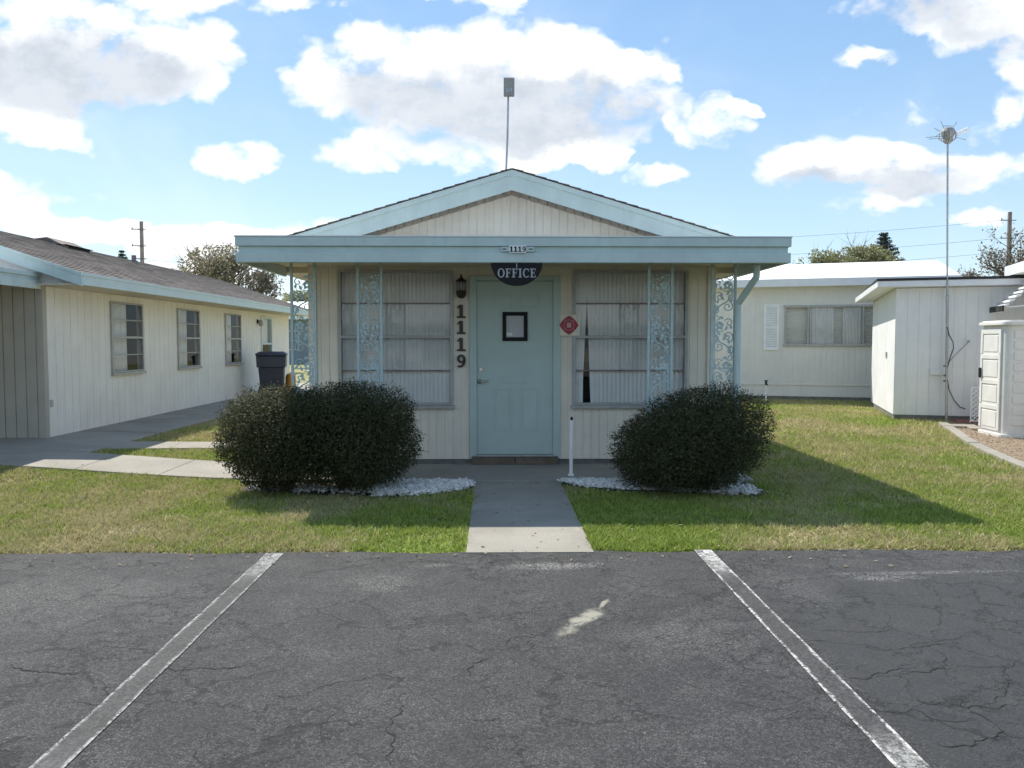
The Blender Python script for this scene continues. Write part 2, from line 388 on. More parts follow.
# ------------------------------------------------------------------ mesh builder
XF = {}
class MB:
    def __init__(s, local=False):
        s.v = []; s.f = []; s.mi = []; s.local = local; s.cur = 0
    def add(s, vs, fs):
        o = len(s.v)
        s.v.extend(tuple(p) for p in vs)
        for f in fs:
            s.f.append(tuple(o + i for i in f)); s.mi.append(s.cur)
    def box(s, x0, x1, y0, y1, z0, z1):
        if x0 > x1: x0, x1 = x1, x0
        if y0 > y1: y0, y1 = y1, y0
        if z0 > z1: z0, z1 = z1, z0
        s.hexa([(x0, y0, z0), (x1, y0, z0), (x1, y1, z0), (x0, y1, z0), (x0, y0, z1), (x1, y0, z1), (x1, y1, z1), (x0, y1, z1)])
    def hexa(s, p):
        s.add(p, [(3, 2, 1, 0), (4, 5, 6, 7), (0, 1, 5, 4), (1, 2, 6, 5), (2, 3, 7, 6), (3, 0, 4, 7)])
    def prism(s, poly, ext):
        """poly: list of 3D points, ext: 3D vector"""
        n = len(poly); e = Vector(ext)
        a = [Vector(p) for p in poly]
        nrm = Vector((0, 0, 0))
        for i in range(n):
            p, q = a[i], a[(i + 1) % n]
            nrm += Vector(((p.y - q.y) * (p.z + q.z), (p.z - q.z) * (p.x + q.x), (p.x - q.x) * (p.y + q.y)))
        if nrm.dot(e) > 0: a = a[::-1]
        b = [p + e for p in a]
        fs = [tuple(range(n)), tuple(range(2 * n - 1, n - 1, -1))]
        fs += [(i, i + n, (i + 1) % n + n, (i + 1) % n)[::-1] if False else ((i + 1) % n, i, i + n, (i + 1) % n + n) for i in range(n)]
        s.add(a + b, fs)
    def tube(s, pts, r, n=8, caps=True):
        pts = [Vector(p) for p in pts]
        rs = r if isinstance(r, (list, tuple)) else [r] * len(pts)
        t = (pts[1] - pts[0]).normalized()
        up = Vector((0, 0, 1)) if abs(t.z) < 0.9 else Vector((1, 0, 0))
        u = t.cross(up).normalized(); vs = []
        for i, p in enumerate(pts):
            a = pts[max(i - 1, 0)]; b = pts[min(i + 1, len(pts) - 1)]
            t = (b - a)
            if t.length < 1e-9: t = Vector((0, 0, 1))
            t.normalize()
            u = (u - t * u.dot(t))
            if u.length < 1e-6: u = t.orthogonal()
            u.normalize(); w = t.cross(u)
            for k in range(n):
                an = 2 * PI * k / n
                vs.append(p + (u * math.cos(an) + w * math.sin(an)) * rs[i])
        fs = []
        for i in range(len(pts) - 1):
            for k in range(n):
                k2 = (k + 1) % n
                fs.append((i * n + k, i * n + k2, (i + 1) * n + k2, (i + 1) * n + k))
        if caps:
            fs.append(tuple(range(n - 1, -1, -1)))
            m = (len(pts) - 1) * n
            fs.append(tuple(range(m, m + n)))
        s.add(vs, fs)
    def lathe(s, prof, c, n=20, sx=1.0, sy=1.0):
        c = Vector(c); vs = []; fs = []
        for (r, z) in prof:
            for k in range(n):
                a = 2 * PI * k / n
                vs.append((c.x + r * sx * math.cos(a), c.y + r * sy * math.sin(a), c.z + z))
        for i in range(len(prof) - 1):
            for k in range(n):
                k2 = (k + 1) % n
                fs.append((i * n + k, i * n + k2, (i + 1) * n + k2, (i + 1) * n + k))
        fs.append(tuple(range(n - 1, -1, -1))); m = (len(prof) - 1) * n
        fs.append(tuple(range(m, m + n)))
        s.add(vs, fs)
    def plate(s, poly, y0, y1):
        """poly in (x,z), upright slab between y0 and y1"""
        s.prism([(x, y0, z) for x, z in poly], (0, y1 - y0, 0))
    def build(s, name, mats, parent=None, smooth=False, bevel=0.0, label=None, cat=None, group=None, kind=None):
        me = bpy.data.meshes.new(name)
        vs = s.v
        ob = bpy.data.objects.new(name, me)
        COL.objects.link(ob)
        if parent is not None:
            X = XF[parent.name]
            XF[ob.name] = X
            ob.parent = parent
            if not s.local:
                inv = X.inverted()
                vs = [tuple(inv @ Vector(v)) for v in vs]
        else:
            XF[ob.name] = Matrix.Identity(4)
        me.from_pydata(vs, [], s.f)
        if not isinstance(mats, (list, tuple)): mats = [mats]
        for m in mats: me.materials.append(m)
        if len(mats) > 1: me.polygons.foreach_set('material_index', s.mi)
        if smooth:
            me.polygons.foreach_set('use_smooth', [True] * len(me.polygons))
        me.update()
        if bevel:
            b = ob.modifiers.new('bevel', 'BEVEL'); b.width = bevel; b.segments = 2; b.limit_method = 'ANGLE'; b.angle_limit = math.radians(40)
        tag(ob, label, cat, group, kind)
        return ob

def tag(o, label=None, cat=None, group=None, kind=None):
    if label: o['label'] = label
    if cat: o['category'] = cat
    if group: o['group'] = group
    if kind: o['kind'] = kind
    return o

def thing(name, label, cat, loc=(0, 0, 0), rz=0.0, group=None):
    o = bpy.data.objects.new(name, None)
    o.empty_display_size = 0.2
    COL.objects.link(o)
    o.location = loc; o.rotation_euler = (0, 0, rz)
    XF[o.name] = Matrix.Translation(Vector(loc)) @ Matrix.Rotation(rz, 4, 'Z')
    return tag(o, label, cat, group)

def poly_mesh(name, V, nper, material, rnd=None, parent=None, extra=None, **kw):
    """V: (n*nper,3) array of separate polygons with nper corners each; extra: (verts, faces) appended"""
    V = np.asarray(V, dtype=np.float64).reshape(-1, 3)
    if parent is not None:
        inv = np.array(XF[parent.name].inverted())
        V = V @ inv[:3, :3].T + inv[:3, 3]
    n = len(V) // nper
    me = bpy.data.meshes.new(name)
    me.vertices.add(len(V)); me.vertices.foreach_set('co', V.astype(np.float32).ravel())
    me.loops.add(len(V)); me.loops.foreach_set('vertex_index', np.arange(len(V), dtype=np.int32))
    me.polygons.add(n); me.polygons.foreach_set('loop_start', np.arange(0, len(V), nper, dtype=np.int32))
    me.update(calc_edges=True)
    if rnd is not None:
        a = me.attributes.new('rnd', 'FLOAT', 'POINT')
        a.data.foreach_set('value', np.repeat(rnd, nper).astype(np.float32))
    me.materials.append(material)
    ob = bpy.data.objects.new(name, me); COL.objects.link(ob)
    if parent is not None: ob.parent = parent; XF[ob.name] = XF[parent.name]
    tag(ob, kw.get('label'), kw.get('cat'), kw.get('group'), kw.get('kind'))
    return ob

def leaves(P, size, aspect=0.5, up=0.0, jitter=0.4):
    """leaf quads (rhombi) at points P with random facing"""
    n = len(P)
    d = rng.normal(size=(n, 3)); d[:, 2] += up; d /= np.linalg.norm(d, axis=1, keepdims=True)
    a = rng.normal(size=(n, 3)); w = np.cross(d, a); w /= np.linalg.norm(w, axis=1, keepdims=True)
    L = size * (1 + jitter * (rng.random((n, 1)) * 2 - 1)); Wd = L * aspect
    V = np.empty((n, 4, 3))
    V[:, 0] = P - d * L * 0.5; V[:, 1] = P + w * Wd * 0.5; V[:, 2] = P + d * L * 0.5; V[:, 3] = P - w * Wd * 0.5
    return V

def leaves_n(P, N, size, aspect=0.5, jitter=0.4):
    """leaf rhombi at P whose faces look roughly along N"""
    n = len(P)
    N = N / np.linalg.norm(N, axis=1, keepdims=True)
    d = rng.normal(size=(n, 3)); d -= (d * N).sum(1, keepdims=True) * N; d /= np.linalg.norm(d, axis=1, keepdims=True)
    w = np.cross(N, d)
    L = size * (1 + jitter * (rng.random((n, 1)) * 2 - 1)); Wd = L * aspect
    V = np.empty((n, 4, 3))
    V[:, 0] = P - d * L * 0.5; V[:, 1] = P + w * Wd * 0.5; V[:, 2] = P + d * L * 0.5; V[:, 3] = P - w * Wd * 0.5
    return V

def in_poly(x, y, poly):
    r = np.zeros(len(x), bool); n = len(poly); j = n - 1
    for i in range(n):
        xi, yi = poly[i]; xj, yj = poly[j]
        c = ((yi > y) != (yj > y)) & (x < (xj - xi) * (y - yi) / ((yj - yi) or 1e-9) + xi)
        r ^= c; j = i
    return r

def siding(mb, o, d, n, L, z0, top, opens=(), pitch=0.1, gap=0.008, depth=0.007, th=0.09):
    """grooved board wall: o start (x,y), d run, n outward normal, top = height or function of s"""
    tf = top if callable(top) else (lambda s: top)
    edges = sorted(set(e for q in opens for e in q[:2]))
    k = 0; strips = []
    while k * pitch < L:
        a = k * pitch; b = min(L, a + pitch)
        strips.append((a, min(a + gap, b), depth)); strips.append((min(a + gap, b), b, 0.0)); k += 1
    for (a, b, rec) in strips:
        if b - a < 1e-5: continue
        cuts = [a] + [e for e in edges if a + 1e-6 < e < b - 1e-6] + [b]
        for s0, s1 in zip(cuts, cuts[1:]):
            mid = 0.5 * (s0 + s1)
            iv = [(z0, None)]
            for (q0, q1, h0, h1) in opens:
                if q0 <= mid <= q1:
                    new = []
                    for (lo, hi) in iv:
                        H = hi if hi is not None else tf(mid)
                        if h0 > lo: new.append((lo, h0))
                        if h1 < H: new.append((h1, hi))
                    iv = new
            for lo, hi in iv:
                ta = hi if hi is not None else tf(s0); tb = hi if hi is not None else tf(s1)
                def P(s, z, dep): return (o[0] + d[0] * s - n[0] * dep, o[1] + d[1] * s - n[1] * dep, z)
                mb.hexa([P(s0, lo, rec), P(s1, lo, rec), P(s1, lo, th), P(s0, lo, th), P(s0, ta, rec), P(s1, tb, rec), P(s1, tb, th), P(s0, ta, th)])

def shingles(mb, x_eave, z_eave, x_ridge, z_ridge, y0, y1, exposure=0.135, butt=0.012):
    """stepped courses on one slope (runs along Y, slope along X)"""
    n = max(1, int(round(math.hypot(x_ridge - x_eave, z_ridge - z_eave) / exposure)))
    for i in range(n):
        a = i / n; b = min(1.0, (i + 1.15) / n)
        xa = x_eave + (x_ridge - x_eave) * a; xb = x_eave + (x_ridge - x_eave) * b
        za = z_eave + (z_ridge - z_eave) * a; zb = z_eave + (z_ridge - z_eave) * b
        mb.hexa([(xa, y0, za), (xb, y0, zb - 0.004), (xb, y1, zb - 0.004), (xa, y1, za),
                 (xa, y0, za + butt), (xb, y0, zb + 0.002), (xb, y1, zb + 0.002), (xa, y1, za + butt)])
# ------------------------------------------------------------------ sky, clouds and sun
SUN_EL = math.atan(1.0 / math.hypot(0.43, 0.64))
SUN_AZ = math.atan2(-0.43, 0.64)          # from +Y towards +X
def build_world():
    w = bpy.data.worlds.new('World'); scene.world = w; w.use_nodes = True
    nt = NT(w.node_tree)
    bg = w.node_tree.nodes['Background']
    sky = nt.node('ShaderNodeTexSky'); sky.sky_type = 'NISHITA'; sky.sun_disc = False
    sky.sun_elevation = SUN_EL; sky.sun_rotation = SUN_AZ
    sky.air_density = 1.0; sky.dust_density = 0.25; sky.ozone_density = 1.2; sky.altitude = 0
    tc = nt.node('ShaderNodeTexCoord').outputs['Generated']
    x, y, z = nt.sep(tc)
    ys = nt.math('MAXIMUM', y, 0.12)
    u = nt.math('DIVIDE', x, ys); v = nt.math('DIVIDE', z, ys)
    uv = nt.comb(u, v, 0.0)
    # cumulus: flat masses given by direction, roughened by fractal noise
    nv = nt.vmath('MULTIPLY', uv, (1.0, 1.35, 1.0))
    n1 = nt.noise(nv, 4.2, 9.0, 0.60, 0.25)
    n2 = nt.noise(nt.vmath('ADD', nv, (3.1, 7.7, 0)), 15.0, 6.0, 0.62)
    wx = nt.noise(nt.vmath('ADD', nv, (11.0, 2.0, 0)), 7.0, 4.0, 0.6)
    wu = nt.math('MULTIPLY', nt.math('SUBTRACT', wx, 0.5), 0.12)
    wv2 = nt.math('MULTIPLY', nt.math('SUBTRACT', n1, 0.5), 0.10)
    uvw = nt.vmath('ADD', uv, nt.comb(wu, wv2, 0.0))
    blobs = [(45, 70, 130, 62, 1.3), (165, 65, 95, 55, 1.2), (225, 20, 60, 40, 0.7), (45, 133, 62, 26, 1.0), (205, 95, 42, 25, 0.5), (120, 5, 130, 35, 1.0),
             (380, 85, 120, 62, 1.3), (500, 80, 150, 70, 1.5), (590, 105, 115, 62, 1.3), (655, 90, 60, 36, 0.8), (365, 158, 75, 24, 1.0), (470, 150, 130, 36, 0.9), (560, 148, 90, 26, 0.8),
             (705, 138, 54, 36, 1.6), (722, 108, 24, 18, 1.2), (750, 118, 17, 11, 1.1), (247, 166, 52, 21, 1.4), (603, 165, 40, 14, 1.5), (653, 180, 46, 15, 1.5),
             (430, 6, 110, 16, 0.9), (300, 4, 32, 12, 0.7), (510, 12, 30, 18, 0.6),
             (785, 172, 80, 30, 1.0), (850, 158, 70, 34, 1.2), (910, 172, 90, 36, 1.2), (985, 172, 62, 28, 1.0), (860, 205, 90, 16, 0.6),
             (862, 60, 54, 14, 1.1), (900, 10, 80, 34, 0.9), (985, 22, 95, 44, 1.3), (1020, 85, 55, 50, 1.1), (1000, 118, 40, 26, 0.6), (978, 220, 46, 14, 0.9),
             (22, 207, 78, 26, 1.2), (60, 232, 110, 16, 0.9), (170, 236, 130, 20, 1.2), (300, 232, 110, 20, 1.0), (180, 270, 260, 22, 0.8),
             (-150, 60, 160, 110, 1.2), (1160, 120, 120, 90, 1.2), (300, -120, 200, 70, 1.2), (720, -150, 220, 60, 1.1), (1000, -170, 120, 60, 1.0)]
    F = None
    for (px, py, rx, ry, a) in blobs:
        d = nt.vmath('SUBTRACT', uvw, ((px - 500) / 800, (342 - py) / 800, 0.0))
        d = nt.vmath('MULTIPLY', d, (800 / rx, 800 / ry, 0.0))
        q = nt.math('MULTIPLY', nt.math('MAXIMUM', nt.math('SUBTRACT', 1.0, nt.vmath('DOT_PRODUCT', d, d)), 0.0), a)
        F = q if F is None else nt.math('ADD', F, q)
    nz = nt.math('ADD', nt.math('MULTIPLY', nt.math('SUBTRACT', n1, 0.5), 1.7), nt.math('MULTIPLY', nt.math('SUBTRACT', n2, 0.5), 1.1))
    vor = nt.node('ShaderNodeTexVoronoi', feature='F1'); vor.inputs['Scale'].default_value = 13.0; vor.inputs['Detail'].default_value = 2.0; vor.inputs['Roughness'].default_value = 0.6
    nt.put(vor.inputs['Vector'], nt.vmath('ADD', nv, nt.comb(wu, wv2, 0.0)))
    nz = nt.math('ADD', nz, nt.math('MULTIPLY', nt.math('SUBTRACT', VOFF, vor.outputs['Distance']), 0.8))
    D = nt.math('ADD', nt.math('MULTIPLY', nt.math('MINIMUM', F, 1.1), 0.95), nz)
    m_front = nt.mrange(D, 0.15, 0.82)
    S = None
    for (px, py, rx, ry, a) in [(55, 72, 130, 46, 1.0), (150, 88, 95, 36, 0.9), (40, 128, 40, 14, 0.3), (470, 112, 160, 54, 1.0), (590, 118, 120, 46, 1.0), (365, 98, 60, 36, 0.6), (395, 168, 40, 10, 0.35),
                                (860, 186, 95, 22, 0.8), (935, 180, 70, 26, 0.85), (785, 186, 55, 14, 0.5), (925, 16, 95, 30, 0.9), (1000, 50, 70, 30, 0.7), (60, 214, 60, 13, 0.45), (700, 150, 40, 16, 0.3), (1160, 140, 110, 60, 0.8), (-150, 80, 140, 80, 0.9), (300, -110, 170, 50, 0.9), (720, -140, 180, 40, 0.9)]:
        d = nt.vmath('SUBTRACT', nt.vmath('ADD', uvw, nt.comb(0.0, nt.math('MULTIPLY', nt.math('SUBTRACT', n2, 0.5), 0.06), 0.0)), ((px - 500) / 800, (342 - py) / 800, 0.0))
        d = nt.vmath('MULTIPLY', d, (800 / rx, 800 / ry, 0.0))
        q = nt.math('MULTIPLY', nt.math('MAXIMUM', nt.math('SUBTRACT', 1.0, nt.vmath('DOT_PRODUCT', d, d)), 0.0), a)
        S = q if S is None else nt.math('ADD', S, q)
    g_front0 = nt.math('MULTIPLY', nt.mrange(D, 0.50, 1.25), nt.mrange(nt.noise(nt.vmath('ADD', nv, (5.0, 1.0, 0)), 4.0, 8.0, 0.62), 0.36, 0.60, 1.0, 0.15))
    g_front = nt.math('MULTIPLY', nt.mrange(nt.math('ADD', S, nt.math('MULTIPLY', nt.math('SUBTRACT', n1, 0.5), 0.9)), 0.0, 1.0), nt.mrange(n2, 0.30, 0.62, 1.0, 0.72))
    # thin veil between the masses
    veil = nt.math('MULTIPLY', nt.mrange(nt.noise(nv, 2.3, 6.0, 0.6, 0.4), 0.45, 0.75), 0.22)
    # rest of the sky, scattered fair-weather cloud
    nb = nt.noise(tc, 2.4, 8.0, 0.6, 0.2)
    m_back = nt.mrange(nb, 0.53, 0.64); g_back = nt.mrange(nb, 0.62, 0.78)
    fr = nt.mrange(nt.math('DIVIDE', y, nt.math('MAXIMUM', nt.math('ABSOLUTE', x), 0.01)), 0.75, 1.15)
    fr = nt.math('MULTIPLY', fr, nt.mrange(y, 0.2, 0.4))
    mask = nt.math('ADD', nt.math('MULTIPLY', nt.math('MAXIMUM', m_front, veil), fr), nt.math('MULTIPLY', m_back, nt.math('SUBTRACT', 1.0, fr)), clamp=True)
    grey = nt.math('ADD', nt.math('MULTIPLY', g_front, fr), nt.math('MULTIPLY', g_back, nt.math('SUBTRACT', 1.0, fr)), clamp=True)
    K = 1.0 / SKY_STRENGTH
    white = (CLOUD_W[0] * K, CLOUD_W[1] * K, CLOUD_W[2] * K, 1); shade = (CLOUD_G[0] * K, CLOUD_G[1] * K, CLOUD_G[2] * K, 1)
    cc = nt.mix(grey, white, shade)
    cc.node.clamp_result = False
    mask = nt.math('MULTIPLY', mask, nt.mrange(z, -0.02, 0.02))
    blue = nt.mix(nt.mrange(z, 0.0, 0.5), (0.42 * K, 0.59 * K, 0.75 * K, 1), (0.17 * K, 0.37 * K, 0.68 * K, 1))
    col = nt.mix(mask, nt.mix(0.55, nt.mix(1.0, sky.outputs[0], (*SKY_TINT, 1), 'MULTIPLY'), blue), cc)
    nt.put(bg.inputs[0], col)
    bg.inputs[1].default_value = SKY_STRENGTH
VOFF = 0.82
SKY_STRENGTH = 0.10
SKY_TINT = (1.25, 1.22, 1.15)
CLOUD_W = (0.86, 0.87, 0.88)
CLOUD_G = (0.45, 0.495, 0.56)
build_world()
sl = bpy.data.lights.new('sun', 'SUN'); sun = bpy.data.objects.new('sun', sl); COL.objects.link(sun)
sl.energy = 4.6; sl.angle = math.radians(0.53); sl.color = (1.0, 0.94, 0.84)
sun.location = (-20, 20, 30)
_ld = Vector((0.43, -0.64, -1.0)).normalized()
sun.rotation_euler = _ld.to_track_quat('-Z', 'Y').to_euler()
vs_ = scene.view_settings
vs_.view_transform = 'Standard'; vs_.look = 'None'; vs_.exposure = 0.50; vs_.gamma = 1.0; vs_.use_curve_mapping = False
scene.display_settings.display_device = 'sRGB'
scene.render.engine = 'CYCLES'
scene.cycles.max_bounces = 8; scene.cycles.diffuse_bounces = 4; scene.cycles.glossy_bounces = 4
scene.cycles.transparent_max_bounces = 12; scene.cycles.transmission_bounces = 6
scene.cycles.caustics_reflective = False; scene.cycles.caustics_refractive = False
scene.cycles.use_denoising = True

# ------------------------------------------------------------------ the setting: ground, lot, walks
ASPH_Y = 5.69
def grid_sheet(name, xs, ys, zf, material):
    vs = [(x, y, zf(x, y)) for y in ys for x in xs]; nx = len(xs)
    fs = [(j * nx + i, j * nx + i + 1, (j + 1) * nx + i + 1, (j + 1) * nx + i) for j in range(len(ys) - 1) for i in range(nx - 1)]
    mb = MB(); mb.add(vs, fs)
    return mb.build(name, material, smooth=True, kind='structure')
xs = [-400, -200, -100, -50, -30, -20] + [i * 0.4 - 14 for i in range(0, 71)] + [20, 30, 50, 100, 200, 400]
ys = [-60, -30, -10, 0, 4] + [5 + i * 0.4 for i in range(0, 40)] + [24, 30, 40, 60, 100, 200, 450]
grid_sheet('lawn', xs, ys, lambda x, y: gz(x, y) - 0.004, M['lawn'])

# the parking lot: asphalt with an uneven front edge
mb = MB()
n = 240; ex = [-30 + 60 * i / n for i in range(n + 1)]
ey = [ASPH_Y + 0.06 * (mnoise.noise((x * 1.3, 0, 0)) + 0.6 * mnoise.noise((x * 6.1, 3, 0)) + 0.4 * mnoise.noise((x * 21, 5, 0))) - 0.0035 * max(0, abs(x) - 1.0) ** 1.0 for x in ex]
vs = [(x, -40, 0.0) for x in ex] + [(x, y - 0.05, 0.006) for x, y in zip(ex, ey)] + [(x, y, -0.01) for x, y in zip(ex, ey)]
N1 = n + 1
mb.add(vs, [(i, i + 1, N1 + i + 1, N1 + i) for i in range(n)] + [(N1 + i, N1 + i + 1, 2 * N1 + i + 1, 2 * N1 + i) for i in range(n)])
# cracks laid into the surface as their own dirt-filled strips
def crack(pts, w):
    P = [G(*p) for p in pts]; out = [P[0]]
    for a, b in zip(P, P[1:]):
        m = max(2, int((b - a).length / 0.022))
        for i in range(1, m + 1):
            q = a.lerp(b, i / m)
            k = mnoise.noise((q.x * 7, q.y * 7, 1.7)) * 0.045 + mnoise.noise((q.x * 29, q.y * 29, 4.0)) * 0.03 + random.uniform(-0.006, 0.006)
            t = (b - a).normalized(); q = q + Vector((-t.y, t.x, 0)) * k * (0 if i == m and b is P[-1] else 1)
            out.append(q)
    vs = []; 
    for i, q in enumerate(out):
        t = (out[min(i + 1, len(out) - 1)] - out[max(i - 1, 0)]).normalized(); s = Vector((-t.y, t.x, 0))
        ww = w * (0.45 + 0.75 * abs(mnoise.noise((q.x * 14, q.y * 14, 9)))) * min(1, 0.3 + 4 * min(i, len(out) - 1 - i) / len(out))
        z = 0.0085 + 0.0015 * random.random()
        zz = 0.006 * (q.y + 40) / (ASPH_Y + 40) + 0.0022
        vs += [(q.x + s.x * ww, q.y + s.y * ww, zz), (q.x - s.x * ww, q.y - s.y * ww, zz)]
    mb.add(vs, [(2 * i, 2 * i + 1, 2 * i + 3, 2 * i + 2) for i in range(len(out) - 1)])
mb.cur = 1
for pts, w in [([(2, 668), (30, 671), (82, 678)], 0.008), ([(150, 668), (180, 669), (240, 668), (258, 667)], 0.006), ([(65, 706), (110, 706), (150, 703)], 0.004), ([(82, 678), (120, 700)], 0.003),
               ([(260, 703), (292, 698), (320, 688), (372, 680), (412, 668)], 0.004), ([(468, 678), (482, 664), (492, 658)], 0.007), ([(498, 650), (507, 641), (520, 638), (552, 638)], 0.005),
               ([(472, 634), (500, 638), (508, 640)], 0.003), ([(390, 768), (396, 740), (392, 720), (400, 700)], 0.005), ([(330, 712), (324, 728), (332, 740)], 0.003), ([(205, 730), (202, 750), (208, 768)], 0.003),
               ([(612, 602), (622, 596)], 0.004), ([(295, 575), (340, 570), (385, 562)], 0.004), ([(20, 600), (80, 602), (150, 604)], 0.003), ([(60, 565), (95, 553)], 0.003), ([(385, 564), (388, 556)], 0.003),
               ([(842, 677), (865, 679), (888, 676), (906, 670)], 0.007), ([(906, 675), (925, 674), (952, 668)], 0.007), ([(875, 678), (902, 679)], 0.004), ([(950, 668), (943, 656), (930, 648)], 0.004),
               ([(952, 666), (985, 667), (1024, 664)], 0.004), ([(935, 745), (965, 748), (1000, 742)], 0.008), ([(1000, 744), (1003, 733), (998, 728)], 0.006), ([(880, 713), (915, 714), (940, 722), (975, 720)], 0.005),
               ([(905, 700), (945, 704), (985, 708), (1024, 706)], 0.005), ([(770, 604), (830, 604), (880, 602), (930, 607)], 0.003), ([(810, 630), (850, 631), (880, 634), (886, 626)], 0.004), ([(870, 652), (915, 648), (960, 646)], 0.004),
               ([(880, 634), (890, 618), (884, 606)], 0.003), ([(935, 606), (945, 622), (938, 636), (945, 646)], 0.003), ([(760, 622), (795, 621)], 0.003), ([(700, 621), (735, 620), (760, 619)], 0.004),
               ([(715, 702), (745, 706), (800, 712)], 0.003), ([(838, 726), (870, 727)], 0.003), ([(925, 748), (900, 745)], 0.003), ([(985, 612), (1000, 618), (1024, 627)], 0.004), ([(960, 700), (975, 716), (998, 728)], 0.004),
               ([(1010, 668), (1000, 690), (985, 708)], 0.004), ([(980, 590), (960, 600), (940, 596), (900, 598)], 0.003), ([(840, 592), (900, 596)], 0.003), ([(540, 700), (575, 701), (610, 704)], 0.002),
               ([(440, 720), (470, 722), (505, 719)], 0.0025), ([(90, 640), (130, 644), (180, 641)], 0.0025), ([(560, 750), (600, 748)], 0.002), ([(640, 610), (690, 606), (700, 598)], 0.0025)]:
    crack(pts, w * 0.62)
lot = mb.build('parking_lot', [M['asphalt'], M['crack']], kind='structure')

def stripe(xc, y0, y1, material='stripe'):
    m = MB(local=True); w = 0.062; nn = 60
    vs = []
    for i in range(nn + 1):
        y = (y1 - y0) * i / nn
        zz = 0.006 * (y0 + y + 40) / (ASPH_Y + 40) + 0.004
        k = 0.004 * mnoise.noise((i * 0.4, xc, 0))
        vs += [(-w + k, y, zz), (w + k, y, zz)]
    m.add(vs, [(2 * i, 2 * i + 1, 2 * i + 3, 2 * i + 2) for i in range(nn)])
    o = m.build('painted_stripe', M[material], parent=lot)
    o.location = (xc, y0, 0)
stripe(-1.59, 5.61, 0.4, 'stripe_grey'); stripe(1.452, 5.66, 0.4); stripe(-4.63, 5.6, 0.4); stripe(4.49, 5.64, 0.4)

def slab_strip(name, left, right, material, thick=0.1, dz=0.03, joints=0, parent=None, mb=None, nn=None):
    """walk between two polylines (same count); follows the ground, split by open joints"""
    own = mb is None
    mb = mb or MB()
    segs = len(left) - 1
    for k in range(segs):
        m = max(1, joints) if joints else 1
        for q in range(m):
            t0 = q / m + (0.0 if q == 0 else 0.0015); t1 = (q + 1) / m - (0.0 if q == m - 1 and k == segs - 1 else 0.001)
            sub = 6
            L = [Vector(left[k]).lerp(Vector(left[k + 1]), t0 + (t1 - t0) * i / sub) for i in range(sub + 1)]
            R = [Vector(right[k]).lerp(Vector(right[k + 1]), t0 + (t1 - t0) * i / sub) for i in range(sub + 1)]
            vs = []
            for a, b in zip(L, R):
                za, zb = gz(a.x, a.y) + dz, gz(b.x, b.y) + dz
                vs += [(a.x, a.y, za), (b.x, b.y, zb), (a.x, a.y, za - thick), (b.x, b.y, zb - thick)]
            fs = []
            for i in range(sub):
                o = i * 4; p = o + 4
                fs += [(o, o + 1, p + 1, p), (o + 2, o, p, p + 2), (o + 1, o + 3, p + 3, p + 1)]
            fs += [(0, 2, 3, 1), (sub * 4, sub * 4 + 1, sub * 4 + 3, sub * 4 + 2)]
            mb.add(vs, fs)
    return mb.build(name, material, kind='structure') if own else None

slab_strip('entrance_path', [(-0.24, 5.60), (-0.27, 8.455)], [(0.665, 5.60), (0.645, 8.455)], M['concrete'], joints=2, dz=0.012)
# porch slab in front of the office
slab_strip('porch_floor', [(-2.75, 9.70), (2.72, 9.70)], [(-2.75, 8.46), (2.72, 8.46)], M['concrete_slab'], joints=1, dz=0.032)
# walks on the left
c1 = [G(0, 441), G(48, 441)]
XW = -6.27
slab_strip('side_walk', [(XW - 0.2, 10.6), (XW - 0.2, 26.0)], [(-5.06, 10.6), (-5.06, 26.0)], M['concrete_slab'], joints=11, dz=0.03)
slab_strip('cross_walk', [(-6.6, 9.98), (-2.76, 9.68)], [(-6.6, 8.98), (-2.76, 8.60)], M['concrete'], joints=4, dz=0.031)
slab_strip('apron', [(-12.0, 11.1), (-6.48, 11.1)], [(-12.0, 8.95), (-6.48, 8.98)], M['concrete_slab'], joints=3, dz=0.029)
slab_strip('apron', [(-6.47, 10.6), (-5.06, 10.59)], [(-6.47, 9.985), (-5.06, 9.90)], M['concrete_slab'], joints=1, dz=0.029)
slab_strip('branch_walk', [(-5.05, 10.95), (-3.2, 11.75)], [(-5.05, 10.2), (-3.0, 11.25)], M['concrete'], joints=3, dz=0.03)

